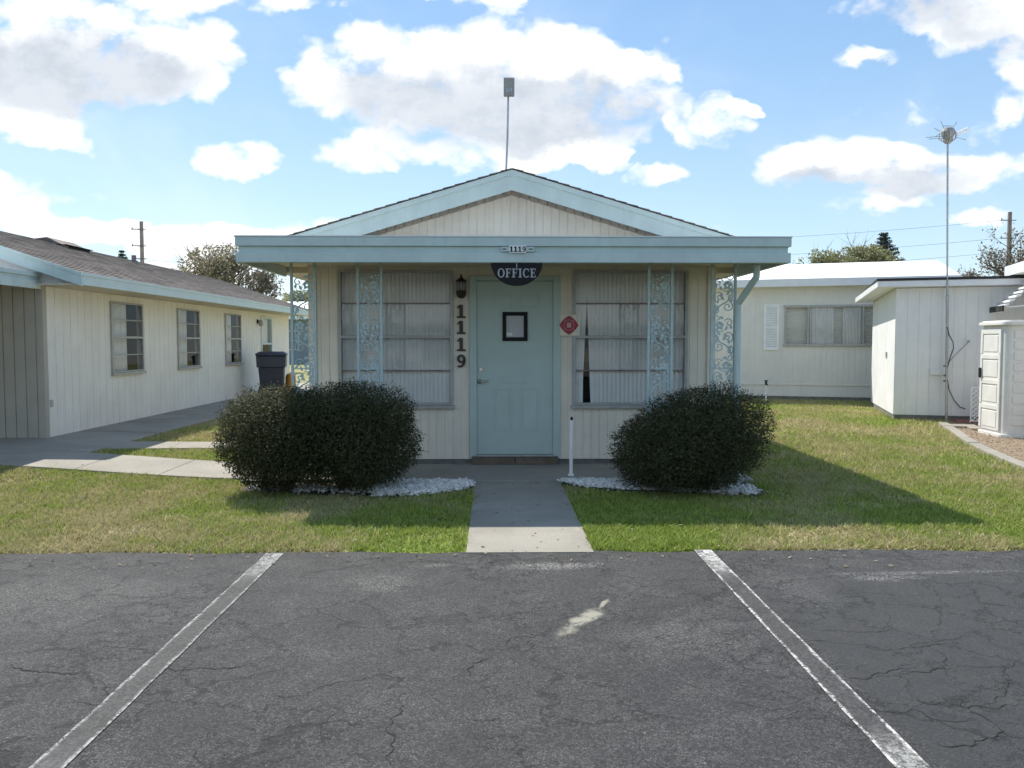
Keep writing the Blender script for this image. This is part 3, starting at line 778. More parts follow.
# gravel beds and their edging
bedL = [(-2.55, 8.45), (-2.66, 8.2), (-2.58, 7.98), (-2.3, 7.86), (-2.0, 7.84), (-1.75, 7.78), (-1.45, 7.74), (-1.2, 7.60), (-0.85, 7.66), (-0.5, 7.85), (-0.285, 8.06), (-0.285, 8.45)]
bedR = [(0.66, 8.45), (0.66, 8.32), (0.9, 8.02), (1.3, 7.86), (1.7, 7.82), (2.1, 7.70), (2.44, 7.62), (2.62, 7.76), (2.64, 8.0), (2.6, 8.45)]
for nm, bed in (('soil_bed', bedL), ('soil_bed', bedR)):
    mb = MB(); mb.prism([(x, y, -0.03) for x, y in bed], (0, 0, 0.042)); mb.build(nm, M['soil'], kind='structure')
def edging(path, label, top=0.052):
    mb = MB()
    P = [Vector((x, y, 0)) for x, y in path]
    fine = []
    for a, b in zip(P, P[1:]):
        for i in range(4): fine.append(a.lerp(b, i / 4))
    fine.append(P[-1])
    fine = [fine[0]] + [(fine[i - 1] + fine[i] * 2 + fine[i + 1]) / 4 for i in range(1, len(fine) - 1)] + [fine[-1]]
    vs = []
    for i, p in enumerate(fine):
        t = (fine[min(i + 1, len(fine) - 1)] - fine[max(i - 1, 0)]).normalized(); s = Vector((-t.y, t.x, 0)) * 0.008
        vs += [(p.x + s.x, p.y + s.y, -0.03), (p.x - s.x, p.y - s.y, -0.03), (p.x + s.x, p.y + s.y, top), (p.x - s.x, p.y - s.y, top)]
    fs = []
    for i in range(len(fine) - 1):
        o = 4 * i; q = o + 4
        fs += [(o + 2, o + 3, q + 3, q + 2), (o, o + 2, q + 2, q), (o + 3, o + 1, q + 1, q + 3)]
    mb.add(vs, fs)
    return mb.build('bed_edging', M['plastic_black'], label=label, cat='edging')
edging(bedR[1:5], 'black plastic edging strip along the gravel bed with the lone round shrub', 0.034)

def stones(poly, count, mind, name, label):
    xs_ = [p[0] for p in poly]; ys_ = [p[1] for p in poly]
    pts = np.empty((0, 2))
    while len(pts) < count:
        q = np.column_stack([rng.uniform(min(xs_), max(xs_), count), rng.uniform(min(ys_), max(ys_), count)])
        q = q[in_poly(q[:, 0], q[:, 1], poly)]
        pts = np.vstack([pts, q])
    pts = pts[:count]
    # octahedra squashed and jittered: 8 triangles each
    pts = pts + rng.normal(0, 0.028, pts.shape)
    base = np.array([(1, 0, 0), (0, 1, 0), (-1, 0, 0), (0, -1, 0), (0, 0, 1), (0, 0, -1)], float)
    tris = [(0, 1, 4), (1, 2, 4), (2, 3, 4), (3, 0, 4), (1, 0, 5), (2, 1, 5), (3, 2, 5), (0, 3, 5)]
    V = base[None] * (1 + 0.5 * (rng.random((count, 6, 1)) - 0.5))
    sz = rng.uniform(0.012, 0.030, (count, 1, 1)) * np.array([1.0, 0.8, 0.6]) * (0.8 + 0.4 * rng.random((count, 1, 3)))
    a = rng.random(count) * 6.283; tl = rng.normal(0, 0.4, count)
    V = V * sz
    c, s_ = np.cos(a)[:, None], np.sin(a)[:, None]; ct, st = np.cos(tl)[:, None], np.sin(tl)[:, None]
    y_, z_ = V[:, :, 1] * ct - V[:, :, 2] * st, V[:, :, 1] * st + V[:, :, 2] * ct
    x_ = V[:, :, 0] * c - y_ * s_; y_ = V[:, :, 0] * s_ + y_ * c
    zz = 0.016 + rng.random((count, 1)) * 0.035
    V = np.stack([x_ + pts[:, :1], y_ + pts[:, 1:2], z_ + zz], axis=2)
    T = V[:, tris, :].reshape(-1, 3)
    return poly_mesh(name, T, 3, M['stone'], np.repeat(rng.random(count), 8), kind='stuff')
gl_r = [(-1.22, 8.43), (-1.28, 7.9), (-1.18, 7.66), (-0.85, 7.70), (-0.5, 7.89), (-0.31, 8.08), (-0.31, 8.43)]
stones(gl_r, 3600, 0.02, 'white_gravel', '')
stones([(-2.6, 8.2), (-2.5, 7.98), (-2.2, 7.88), (-1.75, 7.82), (-1.3, 7.76), (-1.3, 8.0), (-2.1, 8.2)], 420, 0.02, 'white_gravel', '')
stones([(0.67, 8.44), (0.69, 8.33), (0.92, 8.06), (1.3, 7.90), (1.7, 7.86), (1.6, 8.2), (1.3, 8.43)], 3600, 0.02, 'white_gravel', '')
stones([(1.6, 8.1), (1.7, 7.86), (2.1, 7.76), (2.42, 7.68), (2.55, 7.80), (2.5, 8.1)], 1300, 0.02, 'white_gravel', '')
# ------------------------------------------------------------------ the office
YW = 9.6; YF = 8.0
HX0, HX1 = -2.235, 2.54
RX = 0.14; RZ = 3.476; RS = 0.30; YR = 9.30; HY1 = 17.5
EX0, EX1 = -2.62, 2.90
office = thing('office_building', 'small beige office with blue-green trim, gabled roof and flat porch roof', 'building', (RX, YW, 0))
def px2x(px, Y): return W(px, 342, Y).x
def py2z(py, Y, px=512): return W(px, py, Y).z
wz0 = 0.09
winL = (px2x(339.5, YW), px2x(452.5, YW), py2z(405, YW), py2z(270.5, YW))
winR = (px2x(573.5, YW), px2x(686.5, YW), py2z(405, YW), py2z(270.5, YW))
door = (px2x(477, YW), px2x(552.8, YW), py2z(454, YW), py2z(281, YW))
dfr = (px2x(469.5, YW), px2x(560.5, YW), 0.1, py2z(276, YW))
ops = [(a - HX0, b - HX0, c, d) for a, b, c, d in (winL, winR)] + [(dfr[0] - HX0 + 0.03, dfr[1] - HX0 - 0.03, wz0 - 1, dfr[3] - 0.03)]
def gable_top(x): return RZ - 0.10 - RS * abs(x - RX)
mb = MB()
siding(mb, (HX0, YW), (1, 0), (0, -1), HX1 - HX0, wz0, lambda s: gable_top(HX0 + s), ops, pitch=0.098)
siding(mb, (HX0, HY1), (0, -1), (-1, 0), HY1 - YW - 0.092, wz0, 2.36, (), pitch=0.098)
siding(mb, (HX1, YW + 0.092), (0, 1), (1, 0), HY1 - YW - 0.092, wz0, 2.36, (), pitch=0.098)
siding(mb, (HX1 - 0.092, HY1), (-1, 0), (0, 1), HX1 - HX0 - 0.184, wz0, lambda s: gable_top(HX1 - 0.092 - s), (), pitch=0.098)
mb.build('wall', M['wall_beige'], office)
for x in (HX0, HX1):   # corner boards
    mb = MB(); sgn = -1 if x < 0 else 1
    mb.box(x - 0.045 if sgn < 0 else x - 0.05, x + 0.05 if sgn < 0 else x + 0.045, YW - 0.022, YW - 0.002, wz0, 2.40)
    mb.build('corner_board', M['wall_beige'], office, bevel=0.004)
mb = MB(); mb.box(HX0 + 0.015, HX1 - 0.015, YW + 0.012, HY1 - 0.02, -0.1, wz0 - 0.002); mb.build('foundation', M['found'], office)
mb = MB(); mb.box(HX0 + 0.1, HX1 - 0.1, YW + 0.5, YW + 0.52, wz0, 2.3); mb.box(HX0 + 0.1, HX1 - 0.1, YW + 0.1, HY1 - 0.1, 2.362, 2.37); mb.build('dark_backing', M['dark'], office)  # black sheet and ceiling painted as the unlit inside behind the blinds

# gable roof
mb = MB()
for xe in (EX0, EX1):
    ze = RZ - RS * abs(xe - RX)
    shingles(mb, xe, ze + 0.004, RX, RZ + 0.004, YR - 0.062, HY1 + 0.3)
    mb.prism([(xe, YR, ze - 0.013), (RX, YR, RZ - 0.013), (RX, YR, RZ - 0.06), (xe, YR, ze - 0.06)], (0, HY1 + 0.27 - YR, 0))
roof = mb.build('roof', M['shingle'], office)
mb = MB()      # barge boards with a stepped drip edge, and eave boards
for xe in (EX0, EX1):
    ze = RZ - RS * abs(xe - RX)
    for (y0, y1, t0, t1) in ((YR - 0.030, YR - 0.002, 0.062, 0.235), (YR - 0.048, YR - 0.0015, 0.004, 0.066)):
        mb.prism([(xe, y0, ze - t0 - 0.004), (RX, y0, RZ - t0 - 0.004), (RX, y0, RZ - t1), (xe, y0, ze - t1)], (0, y1 - y0, 0))
    s = -1 if xe < RX else 1
    mb.box(xe, xe + s * 0.028, YR, HY1 + 0.27, 2.33, ze - 0.015)
mb.build('fascia', M['trim'], roof)
mb = MB()      # short boards under the gable overhang
for xe in (EX0, EX1):
    ze = RZ - RS * abs(xe - RX); Ls = abs(xe - RX); n = int(Ls / 0.105)
    for i in range(n):
        xa = RX + (xe - RX) * (i + 0.04) / n; xb = RX + (xe - RX) * (i + 0.93) / n
        za = RZ - RS * abs(xa - RX) - 0.10; zb = RZ - RS * abs(xb - RX) - 0.10
        zd = 0.135 + 0.006 * random.random()
        mb.hexa([(xa, YW - 0.035, za - zd), (xb, YW - 0.035, zb - zd), (xb, YW - 0.012, zb - zd), (xa, YW - 0.012, za - zd), (xa, YW - 0.035, za), (xb, YW - 0.035, zb), (xb, YW - 0.012, zb), (xa, YW - 0.012, za)])
mb.build('gable_board', M['soffit_brown'], roof)
for xa, xb in ((EX0, HX0 - 0.002), (HX1 + 0.002, EX1)):      # boxed eaves along both sides
    mb = MB(); mb.box(xa, xb, YW + 0.165, HY1 + 0.25, 2.335, 2.352); mb.box(xa, xb, YW + 0.163, YW + 0.1645, 2.335, 2.60); mb.build('eave_soffit', M['soffit'], roof)

# flat porch roof with its gutter-like fascia
PX0, PX1 = W(235, 262, YF).x, W(791.5, 262, YF).x
zt, zb_ = W(512, 237.0, YF).z, W(512, 262.5, YF).z
YB = 9.76
mb = MB(); mb.box(PX0 + 0.03, PX1 - 0.03, YF + 0.03, YW - 0.012, zb_ + 0.14, zt - 0.03); mb.box(PX0 + 0.03, HX0 - 0.05, YW - 0.012, YB, zb_ + 0.14, zt - 0.03); mb.box(HX1 + 0.05, PX1 - 0.03, YW - 0.012, YB, zb_ + 0.14, zt - 0.03)
proof = mb.build('porch_roof', M['membrane'], office)
mb = MB()
h = zt - zb_
bands = ((zt - 0.36 * h, zt, 0.0), (zt - 0.60 * h, zt - 0.36 * h - 0.001, 0.026), (zb_, zt - 0.60 * h - 0.001, 0.004))
for (a, b, rec) in bands:
    mb.box(PX0 + rec, PX1 - rec, YF + rec, YF + 0.045, a, b)
    mb.box(PX0 + rec, PX0 + 0.045, YF + 0.046, YB, a, b)
    mb.box(PX1 - 0.045, PX1 - rec, YF + 0.046, YB, a, b)
mb.box(PX0 + 0.046, PX1 - 0.046, YF + 0.046, YF + 0.11, zb_ + 0.002, zb_ + 0.02)
mb.build('porch_fascia', M['trim'], proof, bevel=0.005)
mb = MB(); mb.box(PX0 - 0.006, PX1 + 0.006, YF - 0.006, YF + 0.05, zt + 0.001, zt + 0.012); mb.box(PX0 - 0.006, PX0 + 0.05, YF + 0.051, YB, zt + 0.001, zt + 0.012); mb.box(PX1 - 0.05, PX1 + 0.006, YF + 0.051, YB, zt + 0.001, zt + 0.012)
mb.build('drip_edge', M['fascia_white'], proof)
mb = MB()
nb = 18
for i in range(nb):
    y0 = YF + 0.115 + (YW - 0.03 - YF - 0.115) * i / nb; y1 = YF + 0.115 + (YW - 0.03 - YF - 0.115) * (i + 0.94) / nb
    mb.box(PX0 + 0.047, PX1 - 0.047, y0, y1, zb_ + 0.115, zb_ + 0.139)
mb.box(PX0 + 0.047, PX1 - 0.047, YF + 0.112, YW - 0.03, zb_ + 0.1395, zb_ + 0.1399)
mb.box(PX0 + 0.047, HX0 - 0.05, YW - 0.028, YB, zb_ + 0.115, zb_ + 0.139); mb.box(HX1 + 0.05, PX1 - 0.047, YW - 0.028, YB, zb_ + 0.115, zb_ + 0.139)
mb.build('porch_soffit', M['soffit'], proof)
SOF = zb_ + 0.114

# windows: four stacked awning panes over vertical blinds
def awning_window(parent, x0, x1, z0, z1, y, rails, blind_gap=None, axis='front', mats=('alu', 'blind'), pitch=0.05):
    """front-facing window (normal -Y) set in the wall plane at y"""
    fw = 0.026
    mb = MB()
    mb.box(x0 - 0.012, x0 + fw, y - 0.028, y + 0.06, z0, z1); mb.box(x1 - fw, x1 + 0.012, y - 0.028, y + 0.06, z0, z1)
    mb.box(x0 + fw + 0.0005, x1 - fw - 0.0005, y - 0.028, y + 0.06, z1 - fw, z1 - 0.001)
    mb.box(x0 + fw + 0.0005, x1 - fw - 0.0005, y - 0.028, y + 0.06, z0 + 0.001, z0 + fw)
    for z, t in [r for r in rails if r[1] > 0.02]: mb.box(x0 + fw + 0.0005, x1 - fw - 0.0005, y - (0.03 if t > 0.02 else 0.02), y + 0.03, z - t / 2, z + t / 2)
    win = mb.build('window', M[mats[0]], parent, bevel=0.003)
    for z, t in [r for r in rails if r[1] <= 0.02]:
        mb = MB(); mb.box(x0 + fw + 0.0005, x1 - fw - 0.0005, y - 0.02, y + 0.03, z - t / 2, z + t / 2); mb.build('rail', M['wood_grey'], win)
    mb = MB(); mb.box(x0 - 0.03, x1 + 0.03, y - 0.055, y - 0.004, z0 - 0.04, z0 - 0.001); mb.build('sill', M[mats[0]], win, bevel=0.003)
    mb = MB(); zs = [z0 + fw] + [z for z, t in rails] + [z1 - fw]
    for k, (a, b) in enumerate(zip(zs, zs[1:])):
        tilt = 0.004 * (k % 2)
        p = [(x0 + fw, y + 0.002 - tilt, a + 0.004), (x1 - fw, y + 0.002 - tilt, a + 0.004), (x1 - fw, y + 0.006, b - 0.004), (x0 + fw, y + 0.006, b - 0.004)]
        mb.add(p, [(0, 1, 2, 3)])
    mb.build('pane', M['glass'], win)
    mb = MB(); n = int((x1 - x0 - 0.04) / pitch); px = (x1 - x0 - 0.04) / n
    for i in range(n):
        a = x0 + 0.02 + px * i; b = a + px * 1.06
        xa, xb, ta, tb = a, b, a, b
        if blind_gap:
            gx, gw, gtop = blind_gap
            if a < gx - px * 5 or a > gx + gw + px * 3: pass
            elif b <= gx + gw * 0.5 + px * 0.2 and a > gx - px * 4: xa, xb = a - 0.004 * (i % 3), b - 0.004 * (i % 3)
            if gx - 0.001 < 0.5 * (a + b) < gx + gw + 0.001: continue
        yy = y + 0.045
        mb.add([(xa, yy, z0 + 0.01), (xb, yy + 0.010, z0 + 0.01), (tb, yy + 0.010, z1 - 0.01), (ta, yy, z1 - 0.01),
                ((xa + xb) / 2, yy + 0.001, z0 + 0.01), ((ta + tb) / 2, yy + 0.001, z1 - 0.01)], [(0, 4, 5, 3), (4, 1, 2, 5)])
    if blind_gap:       # two slats pulled askew, leaving a tapering gap
        gx, gw, gtop = blind_gap; yy = y + 0.053
        mb.add([(gx - px * 1.2, yy, z0 + 0.01), (gx, yy, z0 + 0.01), (gx + gw * 0.55, yy, gtop), (gx + gw * 0.55, yy, z1 - 0.01), (gx - px * 1.2, yy, z1 - 0.01)], [(0, 1, 2, 3, 4)])
        mb.add([(gx + gw, yy, z0 + 0.01), (gx + gw + px * 1.2, yy, z0 + 0.01), (gx + gw + px * 1.2, yy, z1 - 0.01), (gx + gw * 0.551, yy, z1 - 0.01), (gx + gw * 0.551, yy, gtop)], [(0, 1, 2, 3, 4)])
    mb.build('blind', M[mats[1]], win)
    return win
rl = [(py2z(303.5, YW), 0.014), (py2z(337, YW), 0.034), (py2z(370.5, YW), 0.014)]
awning_window(office, *winL, YW, rl)
awning_window(office, *winR, YW, rl, blind_gap=(px2x(582.5, YW), 0.105, py2z(296, YW)))

# door, casing, threshold
mb = MB()
mb.box(dfr[0], door[0] - 0.002, YW - 0.035, YW + 0.05, 0.10, dfr[3]); mb.box(door[1] + 0.002, dfr[1], YW - 0.035, YW + 0.05, 0.10, dfr[3])
mb.box(door[0] - 0.0015, door[1] + 0.0015, YW - 0.035, YW + 0.05, door[3] + 0.002, dfr[3] - 0.0005)
mb.build('door_frame', M['door'], office, bevel=0.005)
mb = MB(); dx0, dx1, dz0, dz1 = door
mb.box(dx0, dx1, YW - 0.008, YW + 0.035, dz0, dz1 - 0.003)
def raised(x0, x1, z0, z1, y, w=0.02, d=0.006):
    mb.box(x0, x1, y - d, y + 0.001, z1 - w, z1); mb.box(x0, x1, y - d, y + 0.001, z0, z0 + w)
    mb.box(x0, x0 + w, y - d, y + 0.001, z0 + w + 0.0002, z1 - w - 0.0002); mb.box(x1 - w, x1, y - d, y + 0.001, z0 + w + 0.0002, z1 - w - 0.0002)
    mb.box(x0 + w * 1.9, x1 - w * 1.9, y - d * 0.8, y + 0.001, z0 + w * 1.9, z1 - w * 1.9)
for (a, b) in ((493, 512), (520, 540)):
    raised(px2x(a, YW), px2x(b, YW), py2z(431, YW), py2z(388, YW), YW - 0.008)
for (a, b) in ((493, 512), (520, 540)):
    raised(px2x(a, YW), px2x(b, YW), py2z(308, YW), py2z(293, YW), YW - 0.008, 0.014)
dr = mb.build('door', M['door'], office, bevel=0.002)
mb = MB(); cx = px2x(479.5, YW); cz = py2z(381.5, YW)
mb.tube([(cx, YW - 0.008, cz), (cx, YW - 0.02, cz)], 0.027, 16); mb.tube([(cx, YW - 0.02, cz), (cx, YW - 0.055, cz)], 0.011, 10)
mb.tube([(cx - 0.005, YW - 0.055, cz), (cx + 0.04, YW - 0.06, cz + 0.004), (cx + 0.09, YW - 0.058, cz + 0.012), (cx + 0.105, YW - 0.05, cz + 0.014)], [0.011, 0.010, 0.008, 0.006], 8)
mb.build('handle', M['nickel'], dr, smooth=True)
mb = MB(); cz = py2z(369.5, YW); cx = px2x(481, YW)
mb.tube([(cx, YW - 0.008, cz), (cx, YW - 0.022, cz)], [0.028, 0.024], 18); mb.tube([(cx, YW - 0.022, cz), (cx, YW - 0.028, cz)], 0.014, 12)
mb.build('deadbolt', M['nickel'], dr)
mb = MB(); mb.box(px2x(503.5, YW), px2x(526.5, YW), YW - 0.014, YW - 0.0085, py2z(383.5, YW), py2z(377.5, YW)); mb.box(px2x(505.5, YW), px2x(524.5, YW), YW - 0.018, YW - 0.0145, py2z(382.5, YW), py2z(378.6, YW))
mb.build('mail_slot', M['door'], dr, bevel=0.001)
mb = MB(); mb.box(dx0 - 0.03, dx1 + 0.03, YW - 0.075, YW + 0.05, dz0 - 0.022, dz0 - 0.004); mb.build('door_sill', M['alu'], office, bevel=0.004)
mb = MB(); mb.box(dfr[0] + 0.03, (dx0 + dx1) / 2 - 0.003, YW - 0.06, YW + 0.04, 0.034, dz0 - 0.023); mb.box((dx0 + dx1) / 2 + 0.003, dfr[1] - 0.03, YW - 0.06, YW + 0.04, 0.034, dz0 - 0.023)
mb.build('threshold_block', M['step'], office, bevel=0.006)

# wrought-iron porch posts
def spiral(cx, cz, r0, turns, start, sgn, n=22):
    out = []
    for i in range(n + 1):
        t = i / n; a = start + sgn * turns * 2 * PI * t; r = r0 * (1 - 0.82 * t)
        out.append((cx + r * math.cos(a), cz + r * math.sin(a)))
    return out
def scroll_mesh(w, h):
    """scrollwork in the XZ plane, x from 0 to w, z from 0 to h"""
    mb = MB(local=True); u = 0.43; k = 0; z = 0.03
    def strip(pl, r=0.006): mb.tube([(x, 0.0, zz) for x, zz in pl], r, 6)
    def leaf(x, zz, a, L, wd):
        c, s = math.cos(a), math.sin(a); P = []
        for t, q in ((0, 0), (0.3, 0.5), (0.62, 0.42), (1, 0), (0.62, -0.42), (0.3, -0.5)):
            P.append((x + c * L * t - s * wd * q, -0.004, zz + s * L * t + c * wd * q))
        mb.prism(P, (0, 0.008, 0))
    while z + u < h:
        f = (lambda x: x) if k % 2 == 0 else (lambda x: w - x)
        sg = 1 if k % 2 == 0 else -1
        # running stem
        st = [(f(w * (0.12 + 0.76 * t)), z + u * (0.02 + 0.55 * t + 0.06 * math.sin(t * 6.28))) for t in [i / 12 for i in range(13)]]
        strip(st, 0.008)
        strip([(f(x), zz) for x, zz in spiral(w * 0.30, z + u * 0.47, 0.062, 1.35, 4.2, -1)])
        strip([(f(x), zz) for x, zz in spiral(w * 0.68, z + u * 0.22, 0.058, 1.35, 1.2, -1)])
        strip([(f(x), zz) for x, zz in spiral(w * 0.66, z + u * 0.74, 0.066, 1.4, 4.0, 1)])
        strip([(f(x), zz) for x, zz in spiral(w * 0.27, z + u * 0.82, 0.048, 1.2, 0.4, 1)])
        strip([(f(x), zz) for x, zz in spiral(w * 0.20, z + u * 0.13, 0.040, 1.2, 2.0, 1)])
        strip([(f(x), zz) for x, zz in spiral(w * 0.82, z + u * 0.45, 0.036, 1.2, 5.0, -1)])
        strip([(f(x), zz) for x, zz in spiral(w * 0.80, z + u * 0.96, 0.040, 1.2, 3.0, 1)])
        # open rosette and leaves
        for q in range(5):
            a = q * 2 * PI / 5 + 0.3; leaf(f(w * 0.66) + 0.008 * math.cos(a), z + u * 0.74 + 0.008 * math.sin(a), a, 0.044, 0.034)
        for (lx, lz, la, L) in ((0.30, 0.47, 0.7, 0.055), (0.52, 0.38, 2.3, 0.06), (0.62, 0.50, 0.9, 0.065), (0.30, 0.18, 2.6, 0.06), (0.22, 0.30, 1.2, 0.05), (0.74, 0.36, 0.2, 0.05), (0.42, 0.62, 2.0, 0.06), (0.48, 0.92, 0.4, 0.06), (0.14, 0.66, 1.3, 0.05), (0.86, 0.56, 1.5, 0.05)):
            leaf(f(w * lx), z + u * lz, la if sg > 0 else PI - la, L, 0.028)
        z += u; k += 1
    return mb
YP = 8.56
PW = 0.247; PH = SOF - 0.034
def post(parent, xc, first=None):
    if first is None:
        mb = MB(local=True)
        for x in (0.0, PW): mb.box(x - 0.013, x + 0.013, -0.013, 0.013, 0, PH - 0.001)
        for zz in (0.03, PH * 0.5, PH - 0.03): mb.box(0.0135, PW - 0.0135, -0.008, 0.008, zz - 0.006, zz + 0.006)
        for x in (0.0, PW): mb.box(x - 0.035, x + 0.035, -0.03, 0.03, -0.0005, 0.008)
        o = mb.build('porch_post', M['iron'], parent)
        s_ = scroll_mesh(PW, PH).build('scrollwork', M['iron'], o)
    else:
        o = first.copy(); COL.objects.link(o)
        s_ = first.children[0].copy(); COL.objects.link(s_); s_.parent = o
    o.location = (xc - PW / 2 - RX, YP - YW, 0.034)
    return o
p0 = post(office, W(304, 342, YP).x)
for px in (370, 660, 723): post(office, W(px, 342, YP).x, p0)

# downspout
mb = MB(); d = 0.035
A = W(757, 264, YF + 0.25); B = W(756.5, 277, YF + 0.28); C_ = W(738, 304, YP - 0.06); D_ = Vector((C_.x, C_.y, 0.03))
mb.tube([A, (B.x, B.y, B.z + 0.03), B, B.lerp(C_, 0.12), B.lerp(C_, 0.9), C_, (C_.x, C_.y, C_.z - 0.06), (D_.x, D_.y, 0.14), (D_.x, D_.y - 0.04, 0.08), (D_.x, D_.y - 0.18, 0.05)], d, 12)
mb.build('downspout', M['trim'], office, smooth=False)

# ------------------------------------------------------------------ things on the office
def serif_glyph(mb, ch, x, z, h, y0, y1):
    """one serif capital or figure of height h with its lower-left corner at x, z; returns its width"""
    b = h * 0.17; t = h * 0.09; sv = h * 0.10
    def R(xa, xb, za, zb_): mb.box(x + xa, x + xb, y0, y1, z + za, z + zb_)
    def ring(cx, cz, rx, rz, wx, wz, a0, a1, n=22):
        for i in range(n):
            p, q = a0 + (a1 - a0) * i / n, a0 + (a1 - a0) * (i + 1) / n
            P = [(x + cx + rx * math.cos(p), y0, z + cz + rz * math.sin(p)), (x + cx + rx * math.cos(q), y0, z + cz + rz * math.sin(q)),
                 (x + cx + (rx - wx) * math.cos(q), y0, z + cz + (rz - wz) * math.sin(q)), (x + cx + (rx - wx) * math.cos(p), y0, z + cz + (rz - wz) * math.sin(p))]
            mb.prism(P, (0, y1 - y0, 0))
    if ch == 'O':
        ring(h * 0.40, h * 0.5, h * 0.40, h * 0.52, b, t, 0, 2 * PI, 30); return h * 0.80
    if ch == 'C':
        ring(h * 0.40, h * 0.5, h * 0.40, h * 0.52, b, t, 0.75, 2 * PI - 0.75, 26); R(h * 0.64, h * 0.70, h * 0.66, h * 0.98); return h * 0.74
    if ch == 'I':
        R(h * 0.12, h * 0.12 + b, t, h - t); R(0, h * 0.41, 0, t * 0.99); R(0, h * 0.41, h - t * 0.99, h); return h * 0.41
    if ch in 'FE':
        R(h * 0.10, h * 0.10 + b, t, h - t); R(0, h * 0.37 if ch == 'F' else h * 0.62, 0, t * 0.99); R(0, h * 0.62, h - t * 0.99, h)
        R(h * 0.10 + b, h * 0.46, h * 0.47, h * 0.47 + t); R(h * 0.43, h * 0.49, h * 0.36, h * 0.67)
        R(h * 0.57, h * 0.62, h * 0.74, h - t)
        if ch == 'E': R(h * 0.57, h * 0.63, t, h * 0.28)
        return h * 0.64
    if ch == '1':
        s = h * 0.26
        R(h * 0.20, h * 0.20 + s, t * 1.6, h); R(0.0, h * 0.66, 0, t * 1.6 - 0.0004)
        mb.prism([(x + h * 0.0, y0, z + h * 0.70), (x + h * 0.1995, y0, z + h * 0.78), (x + h * 0.1995, y0, z + h), (x + h * 0.10, y0, z + h * 0.90)], (0, y1 - y0, 0)); return h * 0.66
    if ch == '9':
        ring(h * 0.33, h * 0.67, h * 0.33, h * 0.33, h * 0.20, h * 0.15, 0, 2 * PI, 26)
        ring(h * 0.24, h * 0.52, h * 0.42, h * 0.52, h * 0.20, h * 0.16, -PI / 2 - 0.55, 0.15, 18); return h * 0.66
    return h * 0.5
hs = py2z(304.5, YW) - py2z(317.5, YW)
for i, (ch, pyc, lab) in enumerate((('1', 311.5, 'topmost brown figure 1 of the house number, just under the wall lantern'), ('1', 327.5, 'second brown figure 1 down in the house number on the beige wall'),
                                    ('1', 344.5, 'lowest brown figure 1 of the house number, right above the figure 9'), ('9', 361.0, 'brown figure 9 at the foot of the house number beside the door'))):
    mb = MB(); zc = py2z(pyc, YW); hh = hs * 1.02
    serif_glyph(mb, ch, px2x(461.3, YW) - hh * 0.33, zc - hh / 2, hh, YW - 0.026, YW - 0.0025)
    mb.build('house_number', M['digit'], label=lab, cat='house number', group='four brown figures of the house number', bevel=0.002)

# wall lantern
lx = px2x(461.8, YW); lz = py2z(287.5, YW)
lan = thing('wall_lantern', 'small dark bronze carriage lantern above the house number beside the door', 'lantern', (lx, YW, lz))
yl = YW - 0.085
mb = MB()
mb.lathe([(0.012, 0.148), (0.008, 0.128), (0.014, 0.122), (0.018, 0.108), (0.058, 0.078), (0.066, 0.068), (0.066, 0.060), (0.05, 0.056)], (lx, yl, lz), 8)
mb.lathe([(0.052, -0.045), (0.060, -0.052), (0.062, -0.07), (0.056, -0.10), (0.036, -0.125), (0.012, -0.135)][::-1], (lx, yl, lz), 12)
mb.box(lx - 0.03, lx + 0.03, YW - 0.018, YW - 0.001, lz - 0.11, lz + 0.06); mb.tube([(lx, YW - 0.018, lz - 0.06), (lx, YW - 0.05, lz - 0.085), (lx, yl, lz - 0.085)], 0.009, 8)
for k in range(8):
    a = PI / 8 + k * PI / 4; mb.tube([(lx + 0.053 * math.cos(a), yl + 0.053 * math.sin(a), lz - 0.05), (lx + 0.056 * math.cos(a), yl + 0.056 * math.sin(a), lz + 0.062)], 0.004, 5)
mb.build('housing', M['bronze'], lan)
mb = MB(); mb.lathe([(0.044, -0.046), (0.048, 0.0), (0.050, 0.056)], (lx, yl, lz), 16); mb.build('glass_chimney', M['glass_lamp'], lan, smooth=True)

# notice in a dark frame on the door
nx0, nx1, nz0, nz1 = px2x(502.5, YW), px2x(527.5, YW), py2z(341, YW), py2z(312, YW)
no = thing('notice_frame', 'dark frame with a printed paper notice hung on the blue-green door', 'notice', ((nx0 + nx1) / 2, YW - 0.01, nz0))
mb = MB(); f = 0.045; ya, yb = YW - 0.032, YW - 0.0092
mb.box(nx0, nx1, ya, yb, nz1 - f, nz1); mb.box(nx0, nx1, ya, yb, nz0, nz0 + f); mb.box(nx0, nx0 + f, ya, yb, nz0 + f + 0.0003, nz1 - f - 0.0003); mb.box(nx1 - f, nx1, ya, yb, nz0 + f + 0.0003, nz1 - f - 0.0003)
mb.build('frame', M['black'], no, bevel=0.003)
mb = MB(); mb.box(nx0 + f - 0.003, nx1 - f + 0.003, yb - 0.010, yb - 0.002, nz0 + f - 0.003, nz1 - f + 0.003); mb.build('paper', M['paper'], no)
mb = MB(); mb.box(nx0 + f + 0.004, nx0 + f + 0.072, yb - 0.013, yb - 0.0105, nz0 + f + 0.02, nz0 + f + 0.055); mb.build('sticker', M['white'], no)

